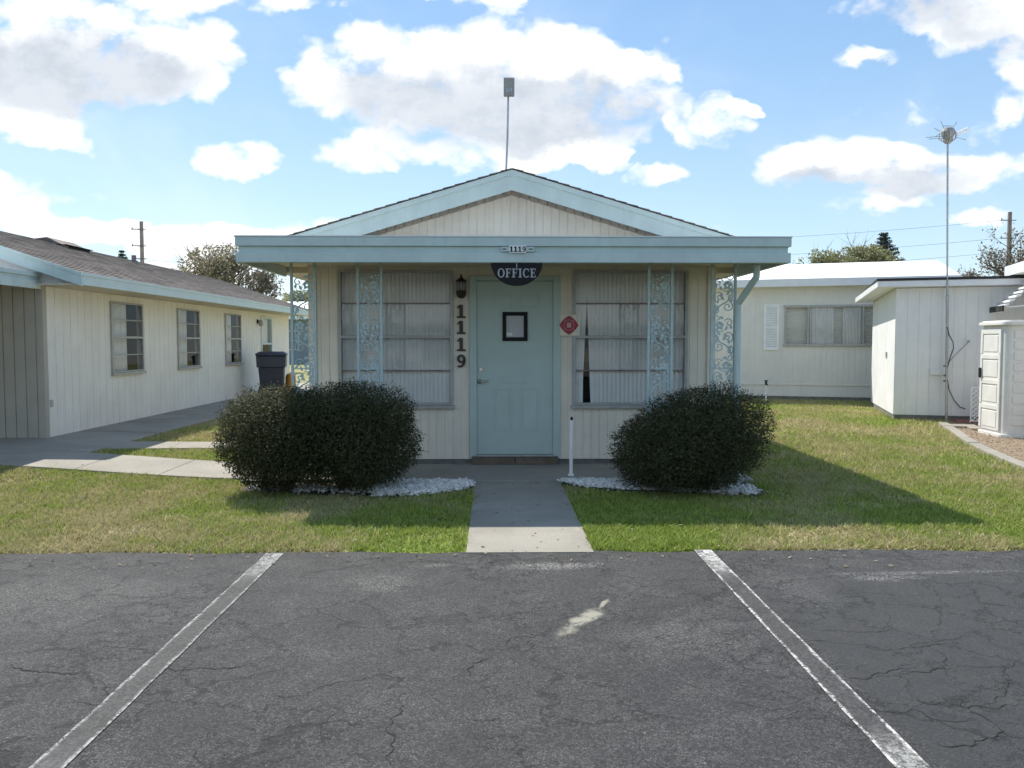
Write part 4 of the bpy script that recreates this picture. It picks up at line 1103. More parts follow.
# OFFICE sign, a half disc under the fascia
sx0, sx1 = W(491, 262, YF).x, W(542.5, 262, YF).x; sr = (sx1 - sx0) / 2; sxc = (sx0 + sx1) / 2; szt = zb_ - 0.004
sg = thing('office_sign', 'black half-disc sign with silver OFFICE lettering under the porch fascia', 'sign', (sxc, YF + 0.03, szt - 0.24))
mb = MB(); drop = szt - W(516, 285.8, YF).z
mb.plate([(sxc + sr * math.cos(a), szt + drop * math.sin(a)) for a in [PI + PI * i / 36 for i in range(37)]], YF + 0.018, YF + 0.038)
mb.build('board', M['black'], sg)
mb = MB(); hgt = 0.088; gap = 0.008; tot = hgt * (0.80 + 0.64 * 3 + 0.41 + 0.74) + gap * 5; xx = sxc - tot / 2
for ch in 'OFFICE':
    xx += serif_glyph(mb, ch, xx, szt - 0.142, hgt, YF + 0.014, YF + 0.0185) + gap
mb.build('lettering', M['silver_letter'], sg)
mb = MB(); mb.box(sxc - 0.003, sxc + 0.003, YF + 0.012, YF + 0.0178, szt - 0.045, szt + 0.002); mb.build('hanger', M['steel'], sg)
for q in (-0.15, 0.15): mb = MB(); mb.tube([(sxc + q, YF + 0.028, szt - 0.002), (sxc + q, YF + 0.028, szt + 0.012)], 0.004, 6); mb.build('hook', M['steel'], sg)

# number plate on the fascia: 1119
npx = [W(p, 249, YF).x for p in (501, 509, 513.2, 517.4, 521.6, 526, 534)]
nzb, nzt = W(512, 253.0, YF).z, W(512, 245.6, YF).z
npl = thing('number_plate', 'small plate of white tiles reading 1119 on the porch fascia', 'number plate', (npx[3], YF, nzb))
mb = MB(); mb.box(npx[0], npx[-1], YF - 0.010, YF - 0.0005, nzb + 0.012, nzt - 0.012); mb.build('backing', M['trim'], npl, bevel=0.003)
mb = MB()
for i in range(4): mb.box(npx[1 + i] + 0.001, npx[2 + i] - 0.001, YF - 0.015, YF - 0.0105, nzb, nzt)
mb.build('number_tile', M['white'], npl)
mb = MB()
for i, ch in enumerate('1119'): serif_glyph(mb, ch, npx[1 + i] + 0.007, nzb + 0.010, nzt - nzb - 0.02, YF - 0.018, YF - 0.0155)
mb.build('figures', M['black'], npl)
for q in (npx[0] + 0.015, npx[-1] - 0.05): mb = MB(); mb.box(q, q + 0.035, YF - 0.013, YF - 0.0105, (nzb + nzt) / 2 - 0.004, (nzb + nzt) / 2 + 0.006); mb.build('ornament', M['bronze'], npl)

# red emblem sign on the wall
ex, ez = px2x(568.6, YW), py2z(325.2, YW); er = 0.112
em = thing('emblem_sign', 'dark red four-pointed fire emblem on a pale square plate beside the window', 'sign', (ex, YW, ez))
mb = MB(); mb.box(px2x(560, YW), px2x(579.3, YW), YW - 0.040, YW - 0.036, ez - 0.125, ez + 0.125); mb.build('plate', M['wall_beige'], em)
mb = MB(); P = []
for k in range(4):
    a = k * PI / 2; 
    for (da, rr) in ((-0.66, 0.84), (-0.34, 0.88), (-0.12, 0.96), (0.0, 1.0), (0.12, 0.96), (0.34, 0.88), (0.66, 0.84)):
        P.append((ex + er * rr * math.cos(a + da), ez + er * rr * math.sin(a + da)))
mb.plate(P, YW - 0.046, YW - 0.0405); mb.build('emblem', M['red_sign'], em)
mb = MB()
for i in range(32):
    a, b = 2 * PI * i / 32, 2 * PI * (i + 0.62) / 32
    mb.plate([(ex + 0.066 * math.cos(a), ez + 0.066 * math.sin(a)), (ex + 0.066 * math.cos(b), ez + 0.066 * math.sin(b)), (ex + 0.057 * math.cos(b), ez + 0.057 * math.sin(b)), (ex + 0.057 * math.cos(a), ez + 0.057 * math.sin(a))], YW - 0.0475, YW - 0.0465)
for k in range(4):
    a = PI / 4 + k * PI / 2; c, s = math.cos(a), math.sin(a)
    mb.plate([(ex + c * 0.06 - s * 0.003, ez + s * 0.06 + c * 0.003), (ex + c * 0.093 - s * 0.003, ez + s * 0.093 + c * 0.003), (ex + c * 0.093 + s * 0.003, ez + s * 0.093 - c * 0.003), (ex + c * 0.06 + s * 0.003, ez + s * 0.06 - c * 0.003)], YW - 0.0475, YW - 0.0465)
mb.box(ex - 0.026, ex + 0.026, YW - 0.0475, YW - 0.0465, ez - 0.03, ez + 0.03); mb.build('emblem_mark', M['pink_sign'], em)

# white stake with a black cap in the gravel
sp = G(571.0, 478.5); 
st = thing('garden_stake', 'slim white stake with a black cap standing in the white gravel', 'stake', (sp.x, sp.y, 0.0))
zt_ = W(571.5, 420, sp.y).z
mb = MB(); mb.tube([(sp.x, sp.y, -0.05), (sp.x + 0.004, sp.y, zt_)], 0.019, 12); mb.box(sp.x - 0.032, sp.x + 0.032, sp.y - 0.03, sp.y + 0.03, 0.02, 0.05); mb.build('pole', M['white'], st)
mb = MB(); mb.tube([(sp.x + 0.004, sp.y, zt_ - 0.005), (sp.x + 0.005, sp.y, zt_ + 0.035)], [0.016, 0.012], 10); mb.build('cap', M['black'], st)

# flat panel antenna on a thin pole behind the ridge
ya = 10.3; q0 = W(505.2, 176, ya); q1 = W(508.2, 97, ya); q2 = W(509, 80, ya)
an = thing('panel_antenna', 'pale flat panel antenna on a slim leaning pole above the office roof', 'antenna', (q0.x, ya, 3.40))
mb = MB(); mb.tube([(q0.x, ya, 3.38), (q0.x * 0.5 + q1.x * 0.5 + 0.01, ya, (q0.z + q1.z) / 2), q1, (q2.x, ya, q1.z + 0.1)], 0.013, 8); mb.build('pole', M['steel'], an)
mb = MB(); w2 = 5.3 / 800 * ya; zlo, zhi = W(509, 97.5, ya).z, W(509, 78.8, ya).z
mb.box(q2.x - w2, q2.x + w2, ya - 0.055, ya - 0.02, zlo, zhi); mb.box(q2.x - w2 * 0.5, q2.x + w2 * 0.5, ya - 0.0195, ya + 0.03, zlo + 0.04, zlo + 0.12); mb.build('panel', M['antenna'], an, bevel=0.008)
mb = MB()
for (a, b) in ((-0.4, 0.22), (0.0, 0.2), (0.42, 0.24)): mb.box(q2.x + w2 * a - 0.008, q2.x + w2 * a + 0.008, ya - 0.058, ya - 0.0555, zlo + 0.05, zlo + b * 0.45)
mb.build('panel_mark', M['steel'], an)
# ------------------------------------------------------------------ the long house on the left
LX = -6.27; LY0 = 11.1; LY1 = 23.9; GL = 0.15
LEX = -5.65; LRX = -8.5; LS = 0.335
LZT = 2.43; LZB = 2.27; LRZ = LZT + LS * (LEX - LRX); LBX = 2 * LRX - LX; LEBX = 2 * LRX - LEX
long_h = thing('long_house', 'long cream bungalow with brown shingle roof and pale blue eaves beside the walk', 'building', (LX, LY0, GL))
def ly(px): return LX * FPX / (px - 500.0)
def wl(px0, px1, pt, pb):
    a, b = ly(px0), ly(px1)
    zt, zb = CAM.z + (342 - pt) * a / FPX, CAM.z + (342 - pb) * a / FPX
    return a, b, zb, zt
wins = [wl(114.5, 145, 302.5, 373.5), wl(180, 201, 307.5, 368), wl(227, 242, 314, 363)]
zb0 = sum(w[2] for w in wins) / 3; zt0 = sum(w[3] for w in wins) / 3
wins = [(a, b, zb0, zt0) for a, b, _, _ in wins]
ld = (ly(262.5), ly(273), GL + 0.06, zt0 + 0.02)
def ltop(s): return LRZ - 0.09 - LS * abs(s - LRX)
mb = MB()
siding(mb, (LX, LY0 + 0.0915), (0, 1), (1, 0), LY1 - LY0 - 0.0915, GL + 0.02, LZB - 0.002, [(a - LY0 - 0.0915, b - LY0 - 0.0915, c, d) for a, b, c, d in wins + [ld]], pitch=0.203, gap=0.010)
siding(mb, (LX - 0.092, LY1), (-1, 0), (0, 1), LX - LBX - 0.184, GL + 0.02, lambda s: ltop(LX - 0.092 - s), (), pitch=0.203)
siding(mb, (LBX, LY1), (0, -1), (-1, 0), LY1 - LY0 - 0.092, GL + 0.02, LZB - 0.002, (), pitch=0.203)
mb.build('wall', M['wall_cream'], long_h)
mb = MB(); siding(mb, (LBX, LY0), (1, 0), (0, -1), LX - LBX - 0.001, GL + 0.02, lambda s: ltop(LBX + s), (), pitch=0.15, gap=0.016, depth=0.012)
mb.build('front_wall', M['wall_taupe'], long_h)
mb = MB(); mb.box(LBX + 0.01, LX - 0.012, LY0 + 0.012, LY1 - 0.01, -0.1, GL + 0.018); mb.build('foundation', M['found'], long_h)
mb = MB(); mb.box(LX - 0.55, LX - 0.53, LY0 + 0.1, LY1 - 0.1, GL, 2.25); mb.build('dark_backing', M['dark'], long_h)  # black sheet behind the side windows, unlit depth put into its colour
mb = MB()
for xe, xr in ((LEX, LRX), (LEBX, LRX)):
    shingles(mb, xe, LZT + 0.002, LRX, LRZ + 0.002, LY0 - 0.16, LY1 + 0.5, butt=0.016)
    mb.prism([(xe, LY0 - 0.13, LZT), (LRX, LY0 - 0.13, LRZ), (LRX, LY0 - 0.13, LRZ - 0.05), (xe, LY0 - 0.13, LZT - 0.05)], (0, LY1 + 0.6 - LY0, 0))
lroof = mb.build('roof', M['shingle'], long_h)
mb = MB()
for xe in (LEX, LEBX):
    s = 1 if xe == LEX else -1
    mb.box(xe + s * 0.002, xe + s * 0.026, LY0 - 0.158, LY1 + 0.48, LZB, LZT + 0.004)
    mb.box(xe + s * 0.027, xe + s * 0.036, LY0 - 0.158, LY1 + 0.48, LZT - 0.035, LZT + 0.005)
mb.build('eave_fascia', M['trim_pale'], lroof, bevel=0.003)
mb = MB()
for xe in (LEX + 0.027, LEBX - 0.027):
    ze = LZT - LS * abs(0.027)
    mb.prism([(xe, LY0 - 0.192, ze - 0.012), (LRX, LY0 - 0.192, LRZ - 0.012), (LRX, LY0 - 0.192, LRZ - 0.17), (xe, LY0 - 0.192, ze - 0.17)], (0, 0.03, 0))
    mb.prism([(xe, LY0 - 0.204, ze + 0.012), (LRX, LY0 - 0.204, LRZ + 0.012), (LRX, LY0 - 0.204, LRZ - 0.03), (xe, LY0 - 0.204, ze - 0.03)], (0, 0.011, 0))
mb.build('barge_board', M['trim'], lroof)
for xa, xb in ((LX - 0.03, LEX), (LEBX, LBX + 0.03)):
    mb = MB(); mb.box(xa, xb, LY0 - 0.155, LY1 + 0.47, LZB + 0.001, LZB + 0.018); mb.build('eave_soffit', M['soffit'], lroof)
for yc in (LY0 - 0.012, LY1 + 0.012):      # closed eave ends above the soffit
    mb = MB(); mb.prism([(LX - 0.6, yc, LZB + 0.02), (LEX, yc, LZB + 0.02), (LEX, yc, LZT - 0.055), (LX - 0.6, yc, LZT - 0.055 + LS * (LEX - LX + 0.6))], (0, 0.01, 0)); mb.build('eave_end', M['wall_cream'], lroof)
# ridge vent hood and vent pipe
vy = ly(70) * LRX / LX; mb = MB()
def onroof(x): return LRZ - LS * abs(x - LRX)
vy0, vy1 = (LRX + 0.15) * FPX / (57 - 500.0), (LRX + 0.15) * FPX / (83 - 500.0)
x0, x1 = LRX - 0.15, LRX + 0.42
mb.prism([(x0, vy0, onroof(x0) + 0.01), (x0, vy0, onroof(x0) + 0.08), (LRX + 0.1, vy0, LRZ + 0.06), (x1, vy0, onroof(x1) + 0.05), (x1, vy0, onroof(x1) + 0.01)], (0, vy1 - vy0, 0))
mb.build('roof_vent', M['shingle'], lroof)
mb = MB(); mb.box(x1 + 0.0005, x1 + 0.004, vy0 + 0.15, vy1 - 0.05, onroof(x1) + 0.012, onroof(x1) + 0.047); mb.box(x1 - 0.15, x1 + 0.05, vy0 - 0.02, vy1 + 0.02, onroof(x1) + 0.055, onroof(x1) + 0.066); mb.build('vent_slot', M['black'], lroof)
for px, r, hh in ((139, 0.05, 0.16), (276.5, 0.035, 0.32)):
    yv = (LRX + 0.35) * FPX / (px - 500.0); xv = LRX + 0.35
    mb = MB(); mb.tube([(xv, yv, onroof(xv) - 0.05), (xv, yv, onroof(xv) + hh)], r, 10); mb.tube([(xv, yv, onroof(xv) - 0.01), (xv, yv, onroof(xv) + 0.04)], r * 1.6, 10)
    if hh > 0.25: mb.tube([(xv, yv, onroof(xv) + hh - 0.06), (xv - 0.1, yv, onroof(xv) + hh - 0.06)], r * 0.7, 6)
    mb.build('vent_pipe', M['wood_grey'], lroof)

def side_window(parent, y0, y1, z0, z1, xw, seed, mat_frame='alu', blind='curtain'):
    fw = 0.026; mb = MB()
    mb.box(xw - 0.06, xw + 0.03, y0 - 0.02, y0 + fw, z0, z1); mb.box(xw - 0.06, xw + 0.03, y1 - fw, y1 + 0.02, z0, z1)
    mb.box(xw - 0.06, xw + 0.03, y0 + fw + 0.0005, y1 - fw - 0.0005, z1 - fw, z1 - 0.001); mb.box(xw - 0.06, xw + 0.03, y0 + fw + 0.0005, y1 - fw - 0.0005, z0 + 0.001, z0 + fw)
    rails = [z0 + (z1 - z0) * t for t in (0.25, 0.5, 0.75)]
    for i, z in enumerate(rails): mb.box(xw - 0.03, xw + (0.035 if i == 1 else 0.02), y0 + fw + 0.0005, y1 - fw - 0.0005, z - (0.018 if i == 1 else 0.008), z + (0.018 if i == 1 else 0.008))
    win = mb.build('window', M[mat_frame], parent, bevel=0.003)
    mb = MB(); mb.box(xw + 0.001, xw + 0.055, y0 - 0.03, y1 + 0.03, z0 - 0.04, z0 - 0.001); mb.build('sill', M[mat_frame], win, bevel=0.003)
    mb = MB(); zs = [z0 + fw] + rails + [z1 - fw]
    for k, (a, b) in enumerate(zip(zs, zs[1:])):
        t = 0.006 * (k % 2) + 0.003
        mb.add([(xw + t, y0 + fw, a + 0.004), (xw + t, y1 - fw, a + 0.004), (xw - 0.004, y1 - fw, b - 0.004), (xw - 0.004, y0 + fw, b - 0.004)], [(0, 1, 2, 3)])
    mb.build('pane', M['glass'], win)
    # curtain hung short of the far jamb
    R = random.Random(seed); mb = MB(); n = 60; ya, yb = y0 + 0.0, y0 + (y1 - y0) * R.choice((0.72, 0.8, 0.68)); vs = []
    for i in range(n + 1):
        y = ya + (yb - ya) * i / n; x = xw - 0.12 + 0.012 * math.sin(i * 1.1 + seed) + 0.006 * math.sin(i * 0.43)
        vs += [(x, y, z0 - 0.02), (x, y, z1)]
    mb.add(vs, [(2 * i, 2 * i + 2, 2 * i + 3, 2 * i + 1) for i in range(n)]); mb.build('curtain', M[blind], win, smooth=True)
for i, w in enumerate(wins): side_window(long_h, *w, LX, i + 1)
# narrow end door: pale upper panel, dark glazed lower half
a, b, c, d = ld
mb = MB(); xw = LX
mb.box(xw - 0.07, xw + 0.025, a - 0.02, a + 0.05, c, d); mb.box(xw - 0.07, xw + 0.025, b - 0.05, b + 0.02, c, d); mb.box(xw - 0.07, xw + 0.025, a + 0.0505, b - 0.0505, d - 0.06, d - 0.001)
mb.box(xw - 0.045, xw - 0.005, a + 0.0505, b - 0.0505, c, c + 0.25); mb.box(xw - 0.045, xw + 0.012, a + 0.0505, b - 0.0505, c + 1.22, c + 1.27)
ldr = mb.build('door', M['trim_pale'], long_h, bevel=0.003)
mb = MB(); mb.add([(xw - 0.02, a + 0.05, c + 0.25), (xw - 0.02, b - 0.05, c + 0.25), (xw - 0.02, b - 0.05, d - 0.06), (xw - 0.02, a + 0.05, d - 0.06)], [(0, 1, 2, 3)]); mb.build('door_glass', M['glass'], ldr)
mb = MB(); mb.box(xw - 0.10, xw - 0.09, a + 0.12, b - 0.06, c + 1.27, d - 0.06); mb.build('shade', M['curtain'], ldr)
mb = MB(); mb.tube([(xw - 0.005, a + 0.12, c + 1.0), (xw + 0.04, a + 0.12, c + 1.0), (xw + 0.045, a + 0.2, c + 1.0)], 0.012, 8); mb.build('handle', M['nickel'], ldr)
# little porch light by the end door
pl = thing('porch_light', 'small pale glass porch light high beside the narrow end door of the cream bungalow', 'lamp', (LX, ly(258), 2.0))
mb = MB(); yy = ly(259); mb.box(LX + 0.001, LX + 0.03, yy - 0.05, yy + 0.05, 1.98, 2.08); mb.tube([(LX + 0.03, yy, 2.03), (LX + 0.09, yy, 2.03)], 0.012, 8); mb.build('bracket', M['bronze'], pl)
mb = MB(); mb.lathe([(0.03, -0.09), (0.055, -0.06), (0.06, 0.02), (0.04, 0.06), (0.02, 0.07)], (LX + 0.09, yy, 2.0), 12); mb.build('globe', M['glass_lamp'], pl, smooth=True)
# outlet cover low on the wall
mb = MB(); yy = ly(54); zz = 1.5 - (403 - 342) * yy / 800; mb.box(LX + 0.001, LX + 0.012, yy - 0.03, yy + 0.03, zz - 0.05, zz + 0.05); mb.build('outlet_cover', M['alu'], long_h)

# flat carport in front of the long house, mostly out of the picture
CX1 = -6.26; CZB, CZT = 2.22, 2.445; CY0 = 4.6
car = thing('carport', 'flat carport roof with pale blue fascia at the front of the cream bungalow', 'carport', (CX1, CY0, 0))
mb = MB(); mb.box(-11.6, CX1 - 0.05, CY0 + 0.05, LY0 - 0.03, CZB + 0.12, CZT - 0.02); mb.build('roof', M['membrane'], car)
mb = MB()
for (p, q, r) in ((CZB, CZB + 0.115, 0.004), (CZB + 0.1155, CZB + 0.16, 0.022), (CZB + 0.1605, CZT, 0.0)):
    mb.box(CX1 - 0.045, CX1 - r, CY0, LY0 - 0.025, p, q); mb.box(-11.6, CX1 - 0.0455, CY0 + r, CY0 + 0.045, p, q)
mb.build('fascia', M['trim_pale'], car, bevel=0.004)
for xx in (CX1 - 0.5, -9.0, -11.4):
    mb = MB(); mb.box(xx - 0.045, xx + 0.045, CY0 + 0.3, CY0 + 0.39, gz(xx, CY0 + 0.3) - 0.02, CZB + 0.118); mb.build('post', M['trim_pale'], car, bevel=0.005)

# ------------------------------------------------------------------ wheelie bin and bucket by the end door
by = 19.6; bp = W(272.5, 397, by); bx = bp.x; bz = gz(bx, by) + 0.03
bn = thing('wheelie_bin', 'dark blue wheeled rubbish bin standing against the cream wall', 'bin', (bx, by, bz), math.radians(12))
mb = MB(local=True)
def taper(w0, d0, w1, d1, z0, z1, y=0):
    mb.hexa([(-w0, y - d0, z0), (w0, y - d0, z0), (w0, y + d0, z0), (-w0, y + d0, z0), (-w1, y - d1, z1), (w1, y - d1, z1), (w1, y + d1, z1), (-w1, y + d1, z1)])
taper(0.25, 0.24, 0.30, 0.32, 0.05, 0.72); taper(0.335, 0.355, 0.345, 0.365, 0.7205, 0.98); taper(0.35, 0.37, 0.35, 0.37, 0.9805, 1.02)
mb.build('body', M['plastic_blue'], bn, bevel=0.018)
mb = MB(local=True); taper(0.37, 0.40, 0.35, 0.37, 1.0205, 1.06); taper(0.345, 0.365, 0.27, 0.28, 1.0605, 1.10); mb.build('lid', M['plastic_blue'], bn, bevel=0.015)
for s in (-1, 1):
    mb = MB(local=True); mb.tube([(s * 0.27, 0.24, 0.12), (s * 0.33, 0.24, 0.12)], 0.12, 18); mb.tube([(s * 0.331, 0.24, 0.12), (s * 0.338, 0.24, 0.12)], 0.05, 12); mb.build('wheel', M['rubber'], bn)
mb = MB(local=True); mb.tube([(-0.26, 0.40, 1.0), (-0.26, 0.45, 1.0), (0.26, 0.45, 1.0), (0.26, 0.40, 1.0)], 0.016, 8); mb.build('handle_bar', M['plastic_black'], bn)
oy = 19.9; op = W(291, 400, oy)
ob_ = thing('orange_bucket', 'small orange plastic bucket on the ground just past the blue bin', 'bucket', (op.x, oy, gz(op.x, oy)))
mb = MB(); mb.lathe([(0.10, 0.0), (0.12, 0.30), (0.135, 0.305), (0.135, 0.335), (0.125, 0.34), (0.125, 0.50), (0.11, 0.56), (0.07, 0.60)], (op.x, oy, gz(op.x, oy)), 18); mb.build('pail', M['orange'], ob_, smooth=False)
mb = MB(); mb.tube([(op.x + 0.137 * math.cos(a), oy, gz(op.x, oy) + 0.32 - 0.11 * math.sin(a)) for a in [PI * i / 10 for i in range(11)]], 0.005, 6); mb.build('handle', M['steel'], ob_)

# ------------------------------------------------------------------ far house seen in the gap on the left
fh = thing('grey_house', 'far grey-blue house with a white roof edge seen past the end of the bungalow', 'building', (-13, 50, 0))
mb = MB(); siding(mb, (-22, 50), (1, 0), (0, -1), 16, 0.1, 2.9, [(8.3, 9.5, 1.0, 2.2), (12.2, 14.0, 1.0, 2.2)], pitch=0.3, gap=0.02); mb.box(-22, -6, 50.1, 58, 0.1, 2.9); mb.build('wall', M['far_grey'], fh)
mb = MB(); mb.prism([(-22.6, 49.4, 2.9), (-22.6, 49.4, 3.15), (-22.6, 54, 4.2), (-22.6, 58.6, 3.15), (-22.6, 58.6, 2.9)], (17.2, 0, 0)); mb.build('roof', M['membrane'], fh)
for (a, b) in ((8.3, 9.5), (12.2, 14.0)):
    mb = MB(); x0, x1 = -22 + a, -22 + b
    mb.box(x0, x1, 49.97, 50.05, 2.14, 2.2); mb.box(x0, x1, 49.97, 50.05, 1.0, 1.06); mb.box(x0, x0 + 0.06, 49.97, 50.05, 1.0605, 2.1395); mb.box(x1 - 0.06, x1, 49.97, 50.05, 1.0605, 2.1395)
    w_ = mb.build('window', M['frame_white'], fh)
    mb = MB(); mb.box(x0 + 0.05, x1 - 0.05, 50.02, 50.03, 1.05, 2.15); mb.build('pane', M['glass'], w_)

# ------------------------------------------------------------------ white mobile home behind, turned a little
RA = math.radians(-18.5)
anc = G(871, 401.7)
mh = thing('mobile_home', 'long off-white mobile home with white coated roof across the back lawn', 'building', (anc.x, anc.y, 0), RA)
S0, S1, DP = -6.2, 1.62, 5.0
mb = MB(local=True)
wz = [(-2.10, 0.30, 1.41, 2.43)]
siding(mb, (S0, 0), (1, 0), (0, -1), S1 - S0, 0.42, 2.92, [(p[0] - S0, p[1] - S0, p[2], p[3]) for p in wz], pitch=0.135, gap=0.009)
siding(mb, (S0, DP), (0, -1), (-1, 0), DP - 0.092, 0.42, 2.92, (), pitch=0.135); siding(mb, (S1, 0.092), (0, 1), (1, 0), DP - 0.092, 0.42, 2.92, (), pitch=0.135)
mb.build('wall', M['wall_offwhite'], mh)
mb = MB(local=True); mb.box(S0 + 0.02, S1 - 0.02, 0.02, DP, -0.1, 0.10); mb.build('foundation', M['found'], mh)
mb = MB(local=True); siding(mb, (S0 + 0.01, 0.006), (1, 0), (0, -1), S1 - S0 - 0.02, 0.10, 0.40, (), pitch=0.9); mb.box(S0, S1, -0.012, 0.02, 0.385, 0.418); mb.build('skirting', M['wall_offwhite'], mh)
mb = MB(local=True)
mb.prism([(S0 - 0.25, -0.34, 3.09), (S0 - 0.25, DP / 2, 3.72), (S0 - 0.25, DP + 0.34, 3.09), (S0 - 0.25, DP + 0.34, 3.03), (S0 - 0.25, -0.34, 3.03)], (S1 - S0 + 0.5, 0, 0))
mr = mb.build('roof', M['membrane'], mh)
mb = MB(local=True); mb.box(S0 - 0.26, S1 + 0.26, -0.37, -0.342, 2.90, 3.095); mb.box(S0 - 0.26, S1 + 0.26, -0.34, -0.001, 2.925, 2.94); mb.build('fascia', M['fascia_white'], mr, bevel=0.004)
x0, x1, z0, z1 = wz[0]
mb = MB(local=True); fw = 0.04
mb.box(x0 - 0.02, x1 + 0.02, -0.03, 0.05, z1 - fw, z1 + 0.01); mb.box(x0 - 0.02, x1 + 0.02, -0.04, 0.05, z0 - 0.02, z0 + fw)
for xx in (x0, x0 + 0.56, x1 - 0.50 - fw, x1 - fw): mb.box(xx, xx + fw, -0.03, 0.05, z0 + fw + 0.0005, z1 - fw - 0.0005)
mw = mb.build('window', M['alu'], mh, bevel=0.003)
mb = MB(local=True)
for (p, q) in ((x0 + fw, x0 + 0.56), (x0 + 0.56 + fw, x1 - 0.50 - fw), (x1 - 0.50, x1 - fw)): mb.add([(p, 0.0, z0 + fw), (q, 0.0, z0 + fw), (q, 0.0, z1 - fw), (p, 0.0, z1 - fw)], [(0, 1, 2, 3)])
mb.build('pane', M['glass'], mw)
mb = MB(local=True)
for (p, q, yy) in ((x0 + 0.62, x0 + 1.20, 0.05), (x0 + 1.40, x1 - 0.52, 0.05)):
    n = 46; vs = []
    for i in range(n + 1):
        x = p + (q - p) * i / n; vs += [(x, yy + 0.02 * math.sin(i * 0.9), z0 - 0.02), (x, yy + 0.02 * math.sin(i * 0.9), z1)]
    mb.add(vs, [(2 * i, 2 * i + 2, 2 * i + 3, 2 * i + 1) for i in range(n)])
mb.build('curtain', M['curtain'], mw, smooth=True)
mb = MB(local=True)
for i in range(17):
    z = z0 + 0.05 + i * 0.055; mb.hexa([(x0 + 0.05, 0.09, z), (x1 - 0.05, 0.09, z), (x1 - 0.05, 0.13, z + 0.02), (x0 + 0.05, 0.13, z + 0.02), (x0 + 0.05, 0.09, z + 0.004), (x1 - 0.05, 0.09, z + 0.004), (x1 - 0.05, 0.13, z + 0.024), (x0 + 0.05, 0.13, z + 0.024)])
mb.box(x0, x1, 0.17, 0.18, z0, z1)
mb.build('blind', M['blind'], mw)
mb = MB(local=True); sx0, sx1 = x0 - 0.50, x0 - 0.13
mb.box(sx0, sx0 + 0.05, -0.03, -0.001, z0 - 0.12, z1 + 0.04); mb.box(sx1 - 0.05, sx1, -0.03, -0.001, z0 - 0.12, z1 + 0.04)
for zz in (z0 - 0.12, (z0 + z1) / 2 - 0.06, z1 - 0.01): mb.box(sx0 + 0.0505, sx1 - 0.0505, -0.03, -0.001, zz, zz + 0.05)
nl = 24
for i in range(nl):
    z = z0 - 0.07 + (z1 - z0 + 0.06) * i / nl; mb.hexa([(sx0 + 0.05, -0.022, z), (sx1 - 0.05, -0.022, z), (sx1 - 0.05, -0.006, z + 0.03), (sx0 + 0.05, -0.006, z + 0.03), (sx0 + 0.05, -0.026, z + 0.004), (sx1 - 0.05, -0.026, z + 0.004), (sx1 - 0.05, -0.010, z + 0.036), (sx0 + 0.05, -0.010, z + 0.036)])
mb.build('shutter', M['white'], mh)
# standpipe in front of it
tp = G(764.5, 402.0); tap = thing('water_standpipe', 'thin white standpipe with a dark tap in front of the mobile home', 'water tap', (tp.x, tp.y - 0.1, 0))
zz = W(764.5, 381, tp.y - 0.1).z
mb = MB(); mb.tube([(tp.x, tp.y - 0.1, -0.05), (tp.x, tp.y - 0.1, zz - 0.08)], 0.018, 8); mb.build('pipe', M['white'], tap)
mb = MB(); mb.tube([(tp.x, tp.y - 0.1, zz - 0.10), (tp.x, tp.y - 0.1, zz)], 0.03, 8); mb.tube([(tp.x, tp.y - 0.1, zz - 0.05), (tp.x, tp.y - 0.2, zz - 0.09)], 0.016, 8); mb.tube([(tp.x - 0.05, tp.y - 0.1, zz + 0.01), (tp.x + 0.05, tp.y - 0.1, zz + 0.01)], 0.012, 6); mb.build('tap', M['bronze'], tap)

# ------------------------------------------------------------------ white utility shed joined to the neighbour
nc = G(893.0, 419.5)
sh = thing('utility_shed', 'white flat-roofed utility shed with grooved walls and a black roof edge', 'shed', (nc.x, nc.y, 0), RA)
e1 = Vector((math.cos(RA), math.sin(RA), 0)); e2 = Vector((-math.sin(RA), math.cos(RA), 0))
def SL(px, py, t):
    """picture point on the plane at local depth t of the shed, as local (s, t, z)"""
    d = ray(px, py); o = CAM - nc; k = (t - o.dot(e2)) / d.dot(e2); p = CAM + d * k - nc
    return p.dot(e1), t, p.z + nc.z
SLEN = 2.25; SD = 3.5
rz = lambda t: 2.66 - 0.028 * (t + 0.25)
mb = MB(local=True)
siding(mb, (0, 0), (1, 0), (0, -1), SLEN, 0.10, rz(0) - 0.125, (), pitch=0.2, gap=0.009)
siding(mb, (0, SD), (0, -1), (-1, 0), SD - 0.092, 0.10, lambda s: rz(SD - s) - 0.125, (), pitch=0.2, gap=0.009)
mb.build('wall', M['wall_white'], sh)
mb = MB(local=True); mb.box(0.015, SLEN, 0.012, SD - 0.01, -0.1, 0.098); mb.build('foundation', M['found'], sh)
mb = MB(local=True); y0, y1 = -0.24, SD + 0.25; xa, xb = -0.36, SLEN + 0.02
mb.hexa([(xa, y0, rz(y0) - 0.115), (xb, y0, rz(y0) - 0.115), (xb, y1, rz(y1) - 0.115), (xa, y1, rz(y1) - 0.115), (xa, y0, rz(y0)), (xb, y0, rz(y0)), (xb, y1, rz(y1)), (xa, y1, rz(y1))])
sr_ = mb.build('roof', M['fascia_white'], sh, bevel=0.006)
mb = MB(local=True); mb.hexa([(xa - 0.012, y0 - 0.015, rz(y0) + 0.001), (xb, y0 - 0.015, rz(y0) + 0.001), (xb, y1, rz(y1) + 0.001), (xa + 0.02, y1, rz(y1) + 0.001), (xa - 0.012, y0 - 0.015, rz(y0) + 0.045), (xb, y0 - 0.015, rz(y0) + 0.045), (xb, y1, rz(y1) + 0.015), (xa + 0.02, y1, rz(y1) + 0.015)]); mb.build('roof_edge', M['roof_edge'], sr_)
